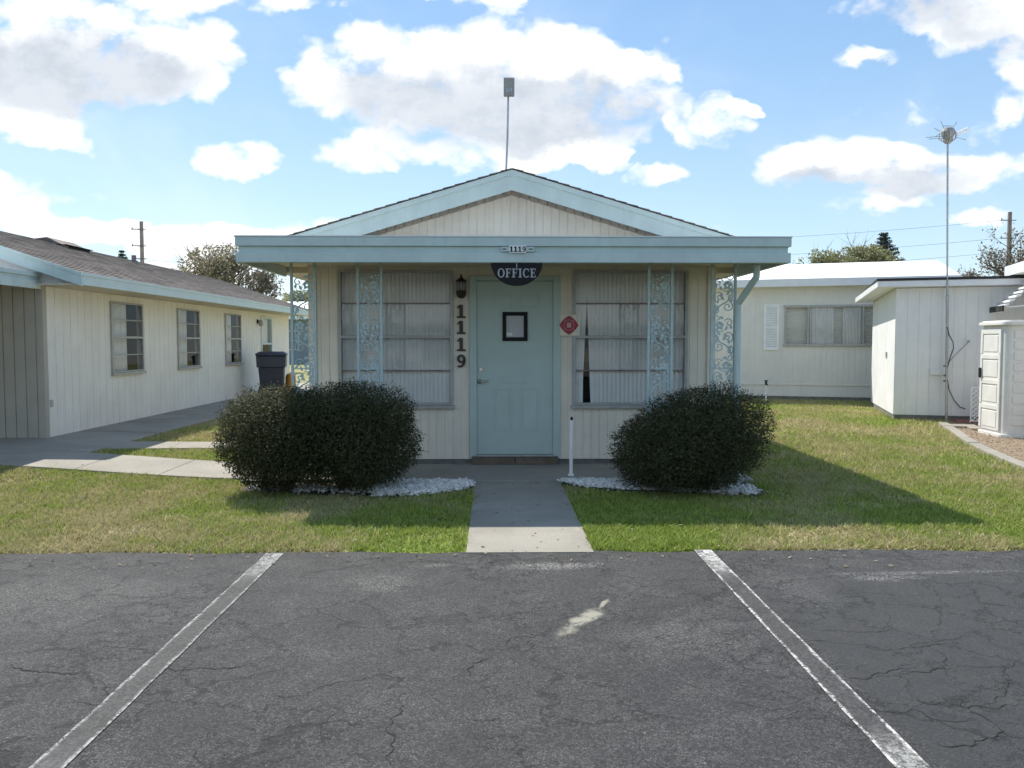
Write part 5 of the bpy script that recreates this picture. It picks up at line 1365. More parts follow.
mb = MB(local=True); mb.box(-0.02, -0.004, 1.0, 1.12, 1.18, 1.30); mb.build('outlet_box', M['alu'], sh, bevel=0.004)
a = SL(938.0, 372, 0); mb = MB(local=True); mb.box(a[0] - 0.14, a[0] + 0.05, -0.05, -0.001, a[2] - 0.055, a[2] + 0.06); mb.build('junction_box', M['wall_white'], sh, bevel=0.006)

# antenna mast in front of the shed wall
mb0 = SL(946.5, 418.5, -0.22); mbase = nc + e1 * mb0[0] + e2 * -0.22
mast = thing('antenna_mast', 'tall thin steel mast with a cluttered aerial head strapped to the white shed', 'antenna', (mbase.x, mbase.y, 0))
my = mbase.y; topz = W(947.5, 142, my).z; mx = mbase.x; mxt = W(947.6, 142, my).x
def mpt(px, py, dy=0.0): return W(px, py, my + dy)
mb = MB(); mb.tube([(mx, my, -0.1), (mx * 0.6 + mxt * 0.4, my, topz * 0.45)], 0.024, 10); mb.tube([(mx * 0.6 + mxt * 0.4, my, topz * 0.45), (mxt, my, topz)], 0.018, 10); mb.tube([(mx * 0.6 + mxt * 0.4, my, topz * 0.43), (mx * 0.6 + mxt * 0.4, my, topz * 0.46)], 0.028, 10)
mb.build('mast_pole', M['steel'], mast)
hc = mpt(948, 134)
mb = MB(); mb.lathe([(0.05, -0.17), (0.08, -0.11), (0.09, -0.06), (0.11, -0.02), (0.12, 0.04), (0.10, 0.09), (0.06, 0.115), (0.02, 0.12)], hc, 14); mb.build('aerial_housing', M['antenna'], mast, smooth=False)
mb = MB()
for k in range(7):
    a = k * 2 * PI / 7; mb.tube([hc + Vector((0.13 * math.cos(a), 0.13 * math.sin(a), 0.03)), hc + Vector((0.15 * math.cos(a), 0.15 * math.sin(a), -0.08)), hc + Vector((0.03 * math.cos(a), 0.03 * math.sin(a), -0.17))], 0.008, 5)
mb.build('cage', M['steel'], mast)
mb = MB()
for (p, q) in (((957, 133), (968, 127.5)), ((958, 135), (968.5, 129.5))): mb.tube([mpt(*p), mpt(*q)], 0.016, 8)
mb.build('boom', M['white'], mast)
mb = MB()
for (p, q, dy) in (((943, 136), (926, 137.5), 0), ((943, 138), (929, 139), 0), ((940, 131), (934, 128), 0.1), ((944, 129), (941, 121), 0.05), ((952, 129), (957, 122), 0.0), ((940, 133.5), (935, 137), -0.2), ((955, 137), (966, 140), 0.15), ((944, 131), (936, 131), 0.3), ((943, 126), (953, 126), 0.0)):
    mb.tube([mpt(*p), mpt(q[0], q[1], dy)], 0.006, 5)
mb.build('element', M['steel'], mast)
mb = MB(); mb.tube([mpt(947, 364), mpt(958, 352, 0.0), mpt(968.5, 342)], 0.011, 6); mb.tube([mpt(967.3, 342), mpt(969.5, 341)], 0.02, 6); mb.build('stay_rod', M['steel'], mast)
mb = MB()
for py in (366, 375.5, 381): mb = MB(); q = mpt(946.6, py); mb.tube([q - Vector((0.045, 0, 0)), q + Vector((0.045, 0.06, 0))], 0.022, 6); mb.tube([q, q + e2 * 0.22], 0.012, 6); mb.build('strap', M['wood_grey'], mast)
mb = MB(); mb.tube([mpt(947.5, 327, -0.03), mpt(949, 335, -0.03), mpt(953, 342, -0.03), mpt(953.5, 348, -0.03), mpt(950, 358, -0.03), mpt(947.6, 367, -0.03)], 0.009, 6); mb.tube([mpt(947.5, 380, -0.03), mpt(949, 390, 0.05), mpt(954, 400, 0.1), mpt(960, 407, 0.1), mpt(967, 409.5, 0.1)], 0.009, 6); mb.build('cable', M['wire'], mast)

# white lattice trellis beside the storage cabinet
tr = thing('trellis', 'narrow white diagonal lattice leaning on the shed wall behind the cabinet', 'trellis', tuple(nc + e1 * 1.85))
mb = MB(local=False); A = SL(970.5, 418, -0.35); B_ = SL(985, 418, -0.35); zt_ = SL(975, 388, -0.35)[2]
wdt = 0.42
def tq(s, z, off): p = nc + e1 * (A[0] + s) + e2 * (-0.35 + off); return Vector((p.x, p.y, z))
for s in (0, wdt): mb.tube([tq(s, 0.02, 0), tq(s, zt_, 0)], 0.012, 4)
for z in (0.04, zt_): mb.tube([tq(0, z, 0), tq(wdt, z, 0)], 0.012, 4)
k = -wdt
while k < zt_:
    for fl in (0, 1):
        p, q = (0, k), (wdt, k + wdt)
        t0 = max(0, -k / wdt) if k < 0 else 0; t1 = min(1, (zt_ - k) / wdt)
        if t1 > t0:
            sa, sb = wdt * t0, wdt * t1
            za, zb = k + wdt * t0, k + wdt * t1
            if fl: sa, sb = wdt - sa, wdt - sb
            mb.tube([tq(sa, max(0.03, za), 0.012 * fl), tq(sb, max(0.03, zb), 0.012 * fl)], 0.009, 4)
    k += 0.085
mb.build('lattice', M['white'], tr)

# ------------------------------------------------------------------ neighbour's house at the right edge with a slatted awning
nh = thing('white_house', 'white house at the right edge with a low gabled roof over the shed', 'building', tuple(nc + e1 * SLEN), RA)
mb = MB(local=True); siding(mb, (0.002, 0.001), (0, -1), (-1, 0), 5.0, 0.1, 2.80, (), pitch=0.2); siding(mb, (0.094, -5.0), (1, 0), (0, -1), 5.0, 0.1, lambda s: 2.8 + 0.32 * min(s, 5.2 - s), (), pitch=0.2)
mb.box(5.1, 5.2, -5.0, 3.0, 0.1, 2.8); mb.box(0.1, 5.1, 2.9, 3.0, 0.1, 2.8); mb.build('wall', M['wall_white'], nh)
mb = MB(local=True)
mb.prism([(-0.34, -5.35, 2.86), (2.6, -5.35, 3.80), (5.6, -5.35, 2.86), (5.6, -5.35, 2.74), (2.6, -5.35, 3.68), (-0.34, -5.35, 2.74)], (0, 5.3 + 0.3, 0)); nr = mb.build('roof', M['membrane'], nh)
mb = MB(local=True); mb.box(-0.37, -0.342, -5.36, 0.26, 2.72, 2.91); mb.box(-0.34, 0.0, -5.3, 0.26, 2.72, 2.735); mb.build('fascia', M['fascia_white'], nr, bevel=0.004)
aw = thing('slatted_awning', 'white slatted metal awning sloping out from the white house above the cabinet', 'awning', tuple(nc + e1 * 1.6 + e2 * -0.1), RA)
t0, t1 = 0.0, -0.85; Lx = 0.72; za, zb = 2.12, 2.76; n = 8
for i in range(n):
    mb = MB(local=True); u0 = i / n; u1 = (i + 0.80) / n
    xa_, xb_ = Lx * u0, Lx * u1; z0_, z1_ = za + (zb - za) * u0, za + (zb - za) * (u0 + 0.25 / n)
    mb.hexa([(xa_, t1, z0_), (xb_, t1, z1_), (xb_, t0, z1_), (xa_, t0, z0_), (xa_, t1, z0_ + 0.035), (xb_, t1, z1_ + 0.035), (xb_, t0, z1_ + 0.035), (xa_, t0, z0_ + 0.035)])
    mb.build('slat', M['fascia_white'], aw, bevel=0.004)
for t in (t0 - 0.06, t1 + 0.06):
    mb = MB(local=True); mb.tube([(-0.02, t, za - 0.03), (Lx, t, zb - 0.03)], 0.014, 6); mb.build('rafter', M['steel'], aw)
    mb = MB(local=True); mb.tube([(0.03, t, za - 0.012), (Lx - 0.05, t, za + 0.05)], 0.012, 6); mb.build('stay', M['fascia_white'], aw)
mb = MB(local=True); mb.box(-0.035, -0.005, t1, t0, za - 0.08, za + 0.02); mb.build('awning_edge', M['roof_edge'], aw)

# ------------------------------------------------------------------ white resin storage cabinet
sc_ = G(1003.0, 438.5)
CA = math.radians(-7)
cab = thing('storage_cabinet', 'tall white resin storage cabinet with panelled doors beside the white shed', 'storage cabinet', (sc_.x, sc_.y, 0), CA)
mb = MB(local=True); H = 1.76; Wc, Dc, rc = 1.5, 0.82, 0.10
def rr(x0, x1, y0, y1, r, n=6):
    P = []
    for (cx, cy, a0) in ((x1 - r, y0 + r, -PI / 2), (x1 - r, y1 - r, 0), (x0 + r, y1 - r, PI / 2), (x0 + r, y0 + r, PI)):
        for i in range(n + 1): P.append((cx + r * math.cos(a0 + PI / 2 * i / n), cy + r * math.sin(a0 + PI / 2 * i / n)))
    return P
P = rr(0.0, Wc, 0.0, Dc, rc); mb.prism([(x, y, 0.06) for x, y in P], (0, 0, H - 0.06)); P2 = rr(-0.035, Wc + 0.02, -0.03, Dc + 0.03, 0.12); mb.prism([(x, y, -0.02) for x, y in P2], (0, 0, 0.08))
mb.build('body', M['resin'], cab, smooth=False, bevel=0.006)
mb = MB(local=True); P2 = rr(-0.06, Wc + 0.04, -0.07, Dc + 0.06, 0.14); mb.prism([(x, y, H + 0.001) for x, y in P2], (0, 0, 0.055)); P3 = rr(-0.02, Wc, -0.03, Dc + 0.02, 0.12); mb.prism([(x, y, H + 0.0565) for x, y in P3], (0, 0, 0.02)); mb.build('lid', M['resin'], cab, bevel=0.012)
mb = MB(local=True)
# the door: a raised sheet with four framed panels
yd0, yd1 = 0.11, Dc - 0.05; fwd = 0.07
mb.box(-0.016, -0.0005, yd0, yd1, 0.10, H - 0.06)
zz = [0.10, 0.50, 0.90, 1.30, H - 0.06]
for z0_, z1_ in zip(zz, zz[1:]):
    mb.box(-0.026, -0.0165, yd0, yd1, z1_ - fwd, z1_ - 0.001); mb.box(-0.026, -0.0165, yd0, yd0 + fwd, z0_ + 0.012, z1_ - fwd - 0.0005); mb.box(-0.026, -0.0165, yd1 - fwd, yd1, z0_ + 0.012, z1_ - fwd - 0.0005)
    mb.box(-0.022, -0.0165, yd0 + fwd + 0.03, yd1 - fwd - 0.03, z0_ + 0.045, z1_ - fwd - 0.03)
cdoor = mb.build('door', M['resin'], cab, bevel=0.006)
mb = MB(local=True); mb.box(-0.062, -0.0265, yd1 - 0.055, yd1 - 0.025, 0.92, 1.08); mb.build('handle', M['plastic_black'], cdoor, bevel=0.004)
mb = MB(local=True)
for i in range(9):
    z = 0.20 + i * 0.17; mb.box(0.12, Wc - 0.12, -0.010, -0.0005, z, z + 0.12)
mb.build('ribbed_panel', M['resin'], cab, bevel=0.006)

# concrete edging, pavers and leaf litter at the right
ed = [G(943, 425.5), G(955, 433), G(965, 441), G(985, 452), G(1010, 463), G(1040, 475), G(1075, 486)]
mb = MB(); w_ = 0.075
for a, b in zip(ed, ed[1:]):
    m = max(1, int((b - a).length / 0.55))
    for i in range(m):
        p = a.lerp(b, i / m); q = a.lerp(b, (i + 1) / m); t = (q - p).normalized(); s = Vector((-t.y, t.x, 0)) * w_; q = q - t * 0.015
        zt1 = 0.05 + 0.012 * random.random()
        mb.hexa([(p.x - s.x, p.y - s.y, -0.05), (q.x - s.x, q.y - s.y, -0.05), (q.x + s.x, q.y + s.y, -0.05), (p.x + s.x, p.y + s.y, -0.05), (p.x - s.x, p.y - s.y, zt1), (q.x - s.x, q.y - s.y, zt1), (q.x + s.x, q.y + s.y, zt1), (p.x + s.x, p.y + s.y, zt1)])
mb.build('garden_kerb', M['concrete'], kind='structure', bevel=0.012)
bedK = [(p.x + 0.06, p.y + 0.07) for p in ed] + [(sc_.x + 3.2, sc_.y + 1.2), tuple((nc + e1 * 2.2 - e2 * 0.02).xy), tuple((nc + e1 * 1.0 - e2 * 0.02).xy)]
mb = MB(); mb.prism([(x, y, -0.04) for x, y in bedK], (0, 0, 0.048)); mb.build('mulch_bed', M['mulch'], kind='structure')
mb = MB()
for i in range(5):
    for j in range(3):
        o = nc + e1 * (1.02 + i * 0.205 + (0.1 if j % 2 else 0)) + e2 * (-0.14 - j * 0.105); 
        c_ = [o, o + e1 * 0.195, o + e1 * 0.195 + e2 * 0.096, o + e2 * 0.096]
        mb.hexa([(p.x, p.y, 0.0) for p in c_] + [(p.x, p.y, 0.035 + 0.006 * random.random()) for p in c_])
mb.build('brick_paving', M['brick_red'], kind='structure', bevel=0.004)
pv = G(968, 428); mb = MB()
for (dx, dy, sx, sy) in ((-0.05, 0.05, 0.34, 0.3), (0.05, -0.36, 0.36, 0.26)):
    c_ = [Vector((pv.x + dx, pv.y + dy, 0)) + e1 * (sx * p) + e2 * (sy * q) for p, q in ((-0.6, -0.6), (0.6, -0.6), (0.6, 0.6), (-0.6, 0.6))]
    mb.hexa([(p.x, p.y, -0.02) for p in c_] + [(p.x, p.y, 0.045) for p in c_])
mb.build('stepping_slab', M['concrete'], kind='structure', bevel=0.008)
q = np.column_stack([rng.uniform(min(p[0] for p in bedK), max(p[0] for p in bedK), 9000), rng.uniform(min(p[1] for p in bedK), max(p[1] for p in bedK), 9000)])
q = q[in_poly(q[:, 0], q[:, 1], bedK)]; q = np.column_stack([q, 0.015 + 0.02 * rng.random(len(q))])
Lv = leaves(q, 0.05, 0.3, 0.0); Lv[:, :, 2] = q[:, None, 2] + (Lv[:, :, 2] - q[:, None, 2]) * 0.35
poly_mesh('leaf_litter', Lv, 4, M['straw'], rng.random(len(q)), kind='stuff')
# ------------------------------------------------------------------ clipped shrubs
def shrub(label, c, rx, ry, rz_, n, seed, zc, flat=0.25, sprig=0.05, tilt=0.0, group=None, size=0.03):
    """dense clipped shrub: leaves through an uneven outer shell, stems below. c = (x, y); zc = centre height"""
    t = thing('shrub', label, 'shrub', (c[0], c[1], gz(*c)), 0, group)
    R = np.random.default_rng(seed)
    d = R.normal(size=(n, 3)); d /= np.linalg.norm(d, axis=1, keepdims=True)
    # superellipsoid direction -> boxier silhouette for clipped form
    p = 2.0 + flat * 4
    k = (np.abs(d) ** p).sum(1) ** (-1.0 / p)
    rad = R.random(n) ** 0.42
    off = np.array([mnoise.noise((x * 2.3 + seed, y * 2.3, z * 2.3)) * 0.13 + mnoise.noise((x * 6.5 + seed, y * 6.5, z * 6.5)) * 0.05 + mnoise.noise((x * 16, y * 16 + seed, z * 16)) * 0.03 for x, y, z in d])
    shell = np.clip(rad, 0.45, 1.0) * (1 + off) * k
    far = R.random(n) > 0.93
    shell = shell + far * R.random(n) * sprig * 1.4
    P = d * shell[:, None] * np.array([rx, ry, rz_])
    P[:, 0] += tilt * P[:, 2]
    if tilt > 0.2: P[:, 2] -= np.clip(-P[:, 0] / rx - 0.15, 0, 1) * np.clip(P[:, 2], 0, 1) * 0.55
    P += np.array([c[0], c[1], zc])
    keep = P[:, 2] > gz(*c) + 0.025 + 0.16 * np.array([abs(mnoise.noise((x * 3.1, y * 3.1, seed))) for x, y in P[:, :2]])
    P = P[keep]; dd = d[keep]
    Lv = leaves_n(P, dd * 0.75 + np.array([0, 0, 0.45]) + R.normal(0, 0.45, P.shape), size * 1.05, 0.55)
    m = len(P)
    # twigs: thin slivers pointing outwards near the skin
    sel = R.random(m) < 0.10
    tw = P[sel]; td = dd[sel] + R.normal(0, 0.35, (sel.sum(), 3)); td /= np.linalg.norm(td, axis=1, keepdims=True)
    w = np.cross(td, R.normal(size=td.shape)); w /= np.linalg.norm(w, axis=1, keepdims=True)
    L = 0.06 + 0.07 * R.random((len(tw), 1))
    T = np.empty((len(tw), 4, 3)); T[:, 0] = tw - td * L * 0.5 - w * 0.002; T[:, 1] = tw - td * L * 0.5 + w * 0.002; T[:, 2] = tw + td * L * 0.5 + w * 0.001; T[:, 3] = tw + td * L * 0.5 - w * 0.001
    # leaves up those sprigs
    S = []
    for q in (0.1, 0.3, 0.5): S.append(tw + td * L * q + R.normal(0, 0.006, tw.shape))
    S = np.vstack(S); Ls = leaves(S, size * 0.85, 0.45, 0.3)
    V = np.concatenate([Lv, T, Ls]); r = np.concatenate([R.random(m) ** 1.3, np.full(len(T), 0.2), R.random(len(S))])
    poly_mesh('foliage', V, 4, M['shrub'], r, parent=t)
    mb = MB(); rs = random.Random(seed)
    for i in range(9):
        a = rs.random() * 6.28; q = rs.random() * 0.22
        b0 = Vector((c[0] + q * math.cos(a) * rx, c[1] + q * math.sin(a) * ry, gz(*c) - 0.03))
        for j in range(3):
            a2 = a + rs.uniform(-0.9, 0.9); e = Vector((c[0] + 0.75 * rx * math.cos(a2) * rs.uniform(0.4, 1), c[1] + 0.75 * ry * math.sin(a2), zc + rz_ * rs.uniform(-0.3, 0.6)))
            mid = b0.lerp(e, 0.4) + Vector((rs.uniform(-.05, .05), rs.uniform(-.05, .05), 0.06))
            mb.tube([b0, mid, e], [0.014, 0.010, 0.004], 5)
    mb.build('stem', M['twig'], t)
    return t
shrub('low clipped shrub at the far left of the merged pair, its crown in sunlight', (-2.20, 7.92), 0.565, 0.60, 0.50, 46000, 3, 0.56, 0.12, group='clipped shrubs before the porch', size=0.022)
shrub('larger clipped shrub of the merged pair, in porch shade under the window', (-1.47, 7.92), 0.635, 0.60, 0.50, 56000, 5, 0.58, 0.26, group='clipped shrubs before the porch', size=0.022)
shrub('lone dark shrub tilted up to one side, right of the entrance walk', (1.90, 7.88), 0.74, 0.62, 0.53, 62000, 8, 0.53, 0.14, sprig=0.08, tilt=0.30, group='clipped shrubs before the porch', size=0.021)

# ------------------------------------------------------------------ trees beyond the roofs
def tree(label, x, y, h, cr, ch, seed, leafmat, nleaf, lsize, nbr=26, trunk=0.16, dens=1.0, group='trees beyond the roofs', name='tree'):
    t = thing(name, label, 'tree', (x, y, 0), 0, group); R = random.Random(seed); mb = MB(); tips = []
    def branch(p, d, L, r, lv):
        pts = [p]; q = p; dd = d.copy(); n = 4
        for i in range(n):
            dd = (dd + Vector((R.uniform(-.22, .22), R.uniform(-.22, .22), R.uniform(-.08, .2)))).normalized(); q = q + dd * L / n; pts.append(q)
        mb.tube(pts, [r * (1 - 0.7 * i / n) for i in range(n + 1)], 5 if lv else 8, caps=False)
        if lv < 3:
            for i in range(R.randint(3, 5) if lv < 2 else 3):
                k = R.uniform(0.35, 1.0); s = pts[min(n, int(k * n))]
                nd = (dd + Vector((R.uniform(-1, 1), R.uniform(-1, 1), R.uniform(-0.35, 0.75)))).normalized()
                branch(s, nd, L * R.uniform(0.45, 0.7), r * 0.45, lv + 1)
        if lv >= 2: tips.extend(pts[1:])
    th = h - ch; tp = [Vector((x, y, -0.1)), Vector((x + R.uniform(-.1, .1), y, th * 0.5)), Vector((x + R.uniform(-.2, .2), y, th)), Vector((x, y, h * 0.8))]
    mb.tube(tp, [trunk, trunk * 0.8, trunk * 0.65, trunk * 0.2], 9)
    for i in range(nbr):
        k = R.random() ** 0.7; s = tp[2].lerp(tp[3], k * 0.9) if k > 0.1 else tp[2]
        a = R.random() * 6.283; el = R.uniform(0.1, 1.1)
        branch(s, Vector((math.cos(a) * math.cos(el), math.sin(a) * math.cos(el), math.sin(el))), cr * R.uniform(0.5, 0.85), trunk * 0.3, 1)
    # fit into the crown ellipsoid
    mb.build('trunk', M['bark'], t)
    tips = np.array([tuple(p) for p in tips]); rg = np.random.default_rng(seed)
    idx = rg.integers(0, len(tips), nleaf); P = tips[idx] + rg.normal(0, cr * 0.07, (nleaf, 3))
    c = np.array([x, y, h - ch / 2]); e = (P - c) / np.array([cr, cr, ch / 2 * 1.05]); P = P[(e ** 2).sum(1) < 1.25]
    nn = np.array([mnoise.noise((p[0] * 1.4 / cr * 2, p[1] * 1.4 / cr * 2, p[2] * 1.4 / cr * 2)) for p in P]); P = P[nn > -0.12 - 0.35 * dens + 0.2]
    Lv = leaves(P, lsize, 0.6, 0.0)
    r = np.clip(rg.random(len(P)) * 0.7 + 0.3 * (0.5 + 0.5 * np.array([mnoise.noise((p[0] * 2, p[1] * 2, p[2] * 2)) for p in P])), 0, 1)
    poly_mesh('crown', Lv, 4, leafmat, r, parent=t)
    return t
def at(px, py, Y): return W(px, py, Y)
p = at(226, 251, 38); tree('olive-brown half-bare tree behind the cream bungalow roof', p.x, 38, p.z, 2.5, 4.2, 21, M['tree_olive'], 11000, 0.13, 30, 0.17)
p = at(256, 262, 37); tree('smaller twiggy tree showing dark branches under the porch roof corner', p.x, 37, p.z, 1.5, 3.2, 23, M['tree_dry'], 2500, 0.13, 24, 0.12)
p = at(300, 300, 60); tree('distant low green tree seen through the leftmost iron post', p.x, 60, p.z + 0.4, 2.4, 3.4, 29, M['tree_pale'], 5000, 0.2, 22, 0.15)
p = at(823, 253, 46); tree('small pale green tree nearest the porch roof corner', p.x, 46, p.z, 2.2, 3.4, 31, M['tree_pale'], 11000, 0.15, 22, 0.13)
p = at(859, 250, 47); tree('wide pale green tree right beside the dark conifer', p.x, 47, p.z, 2.9, 3.8, 33, M['tree_pale'], 17000, 0.16, 28, 0.15)
p = at(781, 262, 48); tree('sliver of pale tree just outside the porch roof corner', p.x, 48, p.z, 0.9, 2.4, 35, M['tree_pale'], 2000, 0.13, 14, 0.1)
p = at(900, 263, 52); tree('low pale green tree on the far side of the dark conifer', p.x, 52, p.z, 1.3, 2.6, 36, M['tree_pale'], 3000, 0.15, 16, 0.1)
p = at(1012, 228, 44); tree('tall bare-branched tree around the utility pole at the right edge', p.x, 44, p.z, 2.5, 5.4, 37, M['tree_dry'], 3600, 0.13, 34, 0.17)
p = at(965, 266, 50); tree('low brown scrubby tree peeping over the shed roof', p.x, 50, p.z, 1.4, 2.6, 39, M['tree_dry'], 2600, 0.14, 18, 0.1)
for i, (xx, yy, hh, lab) in enumerate(((-24, 62, 7.5, 'far pale tree hidden beyond the bungalow'), (-3, 66, 6.0, 'far pale tree hidden behind the office'), (5, 64, 6.0, 'second far tree hidden behind the office'))): pass
# conifer
def conifer(label, x, y, h, r, seed):
    t = thing('conifer_tree', label, 'tree', (x, y, 0), 0, 'trees beyond the roofs'); R = random.Random(seed); mb = MB(); P = []; D = []
    mb.tube([(x, y, -0.1), (x, y, h)], [0.16, 0.02], 8)
    z = h * 0.18; 
    while z < h - 0.1:
        rr_ = r * (1 - (z / h)) ** 0.75 * R.uniform(0.85, 1.1) + 0.08; nb_ = 8
        a0 = R.random() * 6.28
        for k in range(nb_):
            a = a0 + k * 2 * PI / nb_ + R.uniform(-.2, .2); L = rr_ * R.uniform(0.8, 1.12)
            e = Vector((x + L * math.cos(a), y + L * math.sin(a), z + L * 0.22)); s = Vector((x, y, z)); mb.tube([s, s.lerp(e, 0.5) - Vector((0, 0, 0.03)), e], [0.025, 0.018, 0.008], 4, caps=False)
            for j in range(int(130 * L / r) + 16):
                q = s.lerp(e, R.uniform(0.15, 1.0)); P.append((q.x + R.gauss(0, .05), q.y + R.gauss(0, .05), q.z + R.gauss(0.02, .05)))
        z += h * 0.032
    mb.build('trunk', M['bark'], t); P = np.array(P)
    poly_mesh('crown', leaves(P, 0.24, 0.3, 0.35), 4, M['pine'], rng.random(len(P)), parent=t)
p = at(884, 233, 58); conifer('dark pointed conifer standing above the pale trees', p.x, 58, p.z, 3.1, 4)
p = at(121.7, 250.0, 90); conifer('tiny far conifer tip above the brown shingle roof', p.x, 90, p.z, 3.2, 6)

# ------------------------------------------------------------------ utility poles and wires
def pole(px, py, Y, label):
    q = at(px, py, Y); t = thing('utility_pole', label, 'utility pole', (q.x, Y, 0), 0, 'utility poles along the back street')
    mb = MB(); mb.tube([(q.x, Y, -0.3), (q.x, Y, q.z)], [0.17, 0.12], 12); mb.build('shaft', M['wood_grey'], t)
    for z in (q.z - 0.55, q.z - 1.7, q.z - 2.6):
        mb = MB(); mb.tube([(q.x - 0.12, Y - 0.12, z), (q.x - 0.6, Y - 0.12, z)], 0.035, 6); mb.tube([(q.x - 0.6, Y - 0.12, z - 0.04), (q.x - 0.6, Y - 0.12, z + 0.14)], [0.05, 0.03], 8)
        mb.tube([(q.x + 0.35, Y - 0.12, z), (q.x - 0.13, Y - 0.12, z)], 0.03, 6)
        mb.build('crossarm', M['wood_grey'], t)
    return q
qa = pole(141.3, 221.5, 57, 'weathered grey utility pole rising behind the brown shingle roof')
qb = pole(1010, 212, 52, 'tall grey utility pole among bare branches at the right edge')
for i, (dz, lab) in enumerate(((-0.55, 'topmost of the three power lines strung between the two utility poles'), (-1.7, 'middle of the three power lines strung between the two utility poles'), (-2.6, 'lowest of the three power lines strung between the two utility poles'))):
    A_ = Vector((qa.x - 0.6, 56.9, qa.z + dz)); B_ = Vector((qb.x - 0.6, 51.9, qb.z + dz)); 
    pts = [A_.lerp(B_, k / 40) - Vector((0, 0, 1.35 * 4 * (k / 40) * (1 - k / 40))) for k in range(41)]
    mb = MB(); mb.tube(pts, 0.008, 5); mb.build('power_line', M['wire'], label=lab, cat='cable', group='power lines between the poles')

# ------------------------------------------------------------------ house across the lot, seen mirrored in the office windows
ah = thing('white_bungalow', 'white bungalow across the parking lot, seen only as a reflection in the windows', 'building', (0, -17, 0))
mb = MB(); siding(mb, (11, -17), (-1, 0), (0, 1), 22, 0.1, 2.5, [(3, 5, 0.9, 2.0), (8, 9, 0.2, 2.2), (12, 14.5, 0.9, 2.0), (17, 19, 0.9, 2.0)], pitch=0.3, gap=0.015); mb.box(-11, 11, -25, -17.1, 0.1, 2.5); mb.build('wall', M['wall_offwhite'], ah)
mb = MB(); mb.prism([(-11.6, -16.3, 2.5), (-11.6, -16.3, 2.75), (-11.6, -21, 3.9), (-11.6, -25.7, 2.75), (-11.6, -25.7, 2.5)], (23.2, 0, 0)); mb.build('roof', M['membrane'], ah)
for (a, b, c, d) in ((3, 5, 0.9, 2.0), (12, 14.5, 0.9, 2.0), (17, 19, 0.9, 2.0)):
    mb = MB(); mb.box(11 - b, 11 - a, -17.08, -17.05, c, d); mb.build('window', M['dark'], ah)
mb = MB(); mb.box(11 - 9, 11 - 8, -17.07, -17.03, 0.1, 2.2); mb.build('door', M['door'], ah)

# ------------------------------------------------------------------ grass blades
def scatter(x0, x1, y0, y1, dens):
    n = int((x1 - x0) * (y1 - y0) * dens); return np.column_stack([rng.uniform(x0, x1, n), rng.uniform(y0, y1, n)])
Q = np.vstack([scatter(-8.5, 7.5, 5.55, 6.8, 9000), scatter(-8.5, 8.5, 6.8, 9.0, 6000), scatter(-7, 9.5, 9.0, 12.5, 2600), scatter(2.5, 13, 12.5, 21.5, 900), scatter(-6, -2.3, 12.5, 24, 700)])
x, y = Q[:, 0], Q[:, 1]
keep = np.ones(len(Q), bool)
def cut(m):
    global keep
    keep &= ~m
edge = ASPH_Y + np.array([0.06 * (mnoise.noise((a * 1.3, 0, 0)) + 0.6 * mnoise.noise((a * 6.1, 3, 0)) + 0.4 * mnoise.noise((a * 21, 5, 0))) for a in x]) - 0.0035 * np.maximum(0, np.abs(x) - 1)
cut(y < edge - 0.012 - 0.03 * rng.random(len(y)) ** 3)
cut((x > -0.262) & (x < 0.662) & (y < 8.46))
cut((x > -2.76) & (x < 2.73) & (y > 8.455))
cut((x > HX0 - 0.05) & (x < HX1 + 0.05) & (y > 9.5))
cut((x < -5.055) & (y > 9.9)); cut(x < -8.6)
cut(in_poly(x, y, [(-9.0, 8.95), (-6.48, 8.98), (-2.76, 8.60), (-2.76, 9.68), (-6.6, 9.98), (-9, 9.98)]))
cut(in_poly(x, y, [(-5.06, 10.2), (-3.0, 11.25), (-3.2, 11.75), (-5.06, 10.95)]))
cut(in_poly(x, y, bedL)); cut(in_poly(x, y, bedR)); cut(in_poly(x, y, bedK))
def loc(x, y, o): dx, dy = x - o.x, y - o.y; return dx * e1.x + dy * e1.y, dx * e2.x + dy * e2.y
s_, t_ = loc(x, y, nc); cut((s_ > -0.01) & (t_ > -0.02) & (t_ < 3.6)); cut((s_ > 1.1) & (t_ > -5.2))
s_, t_ = loc(x, y, anc); cut((t_ > -0.02))
for a, b in zip(ed, ed[1:]): 
    vx, vy = b.x - a.x, b.y - a.y; L2 = vx * vx + vy * vy; tt = np.clip(((x - a.x) * vx + (y - a.y) * vy) / L2, 0, 1); cut(np.hypot(x - a.x - tt * vx, y - a.y - tt * vy) < 0.085)
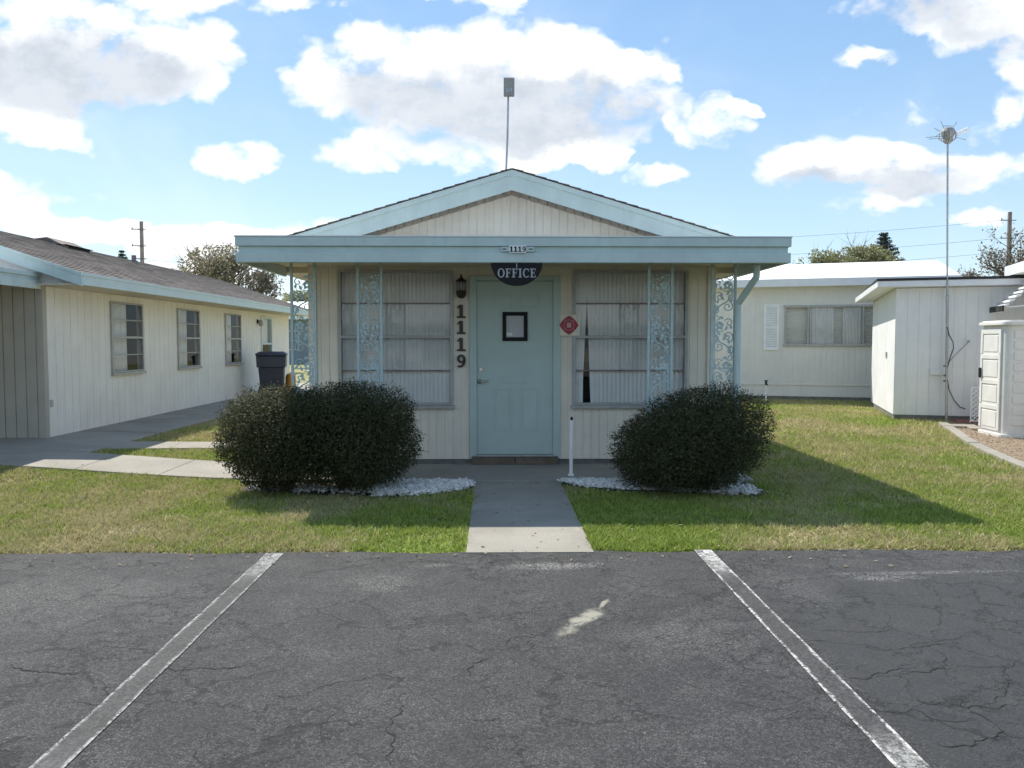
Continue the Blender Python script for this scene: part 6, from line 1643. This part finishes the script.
# bald, trampled spots
sp_ = np.array([mnoise.noise((a * 0.9, b * 0.9, 5.0)) + 0.5 * mnoise.noise((a * 3.1, b * 3.1, 8.0)) for a, b in Q])
cut(rng.random(len(Q)) < np.clip((sp_ - 0.05) * 1.1, 0, 0.72))
Q = Q[keep]; sp_ = sp_[keep]; n = len(Q)
clump = np.array([mnoise.noise((p[0] * 8, p[1] * 8, 2.0)) for p in Q])
h = (0.022 + 0.030 * rng.random(n)) * (1 + 0.45 * clump) * np.where(Q[:, 1] > 9, 1.35, 1.0) * (1 - 0.35 * np.clip(sp_, 0, 1))
w = np.where(Q[:, 1] > 12, 0.010, np.where(Q[:, 1] > 8.5, 0.008, 0.0065)) * (0.7 + 0.6 * rng.random(n))
a = rng.random(n) * 6.283; ln = rng.normal(0, 0.95, n); b = rng.random(n) * 6.283
zb = np.array([gz(p[0], p[1]) for p in Q]) - 0.004
V = np.empty((n, 3, 3))
V[:, 0, 0] = Q[:, 0] - np.cos(a) * w; V[:, 0, 1] = Q[:, 1] - np.sin(a) * w; V[:, 0, 2] = zb
V[:, 1, 0] = Q[:, 0] + np.cos(a) * w; V[:, 1, 1] = Q[:, 1] + np.sin(a) * w; V[:, 1, 2] = zb
V[:, 2, 0] = Q[:, 0] + np.cos(b) * h * np.abs(ln); V[:, 2, 1] = Q[:, 1] + np.sin(b) * h * np.abs(ln); V[:, 2, 2] = zb + h
# fallen leaves and stray bits on the turf, the walk and the edge of the lot
fl = np.vstack([np.column_stack([rng.uniform(-7, 7, 500), rng.uniform(5.3, 9.2, 500)]), np.column_stack([rng.normal(-1.7, 0.8, 160), rng.uniform(7.2, 8.2, 160)]), np.column_stack([rng.normal(1.9, 0.7, 160), rng.uniform(7.2, 8.2, 160)]), np.column_stack([rng.uniform(-6, 6, 120), rng.uniform(5.2, 5.75, 120)])])
fl = fl[~((np.abs(fl[:, 0]) < 2.7) & (fl[:, 1] > 8.4))]
onl = (fl[:, 1] > ASPH_Y) & ~((fl[:, 0] > -0.27) & (fl[:, 0] < 0.67))
fz = np.array([gz(a_, b_) for a_, b_ in fl]) + np.where(onl, 0.03, 0.016)
FP = np.column_stack([fl, fz]); FV = leaves_n(FP, np.array([0, 0, 1.0]) + rng.normal(0, 0.35, FP.shape), 0.032, 0.5); FV[:, :, 2] = np.maximum(FV[:, :, 2], 0.008)
poly_mesh('fallen_leaves', FV, 4, M['straw'], rng.random(len(FP)), kind='stuff')
poly_mesh('grass', V, 3, M['grass'], rng.random(n), kind='stuff')
print('grass blades', n)
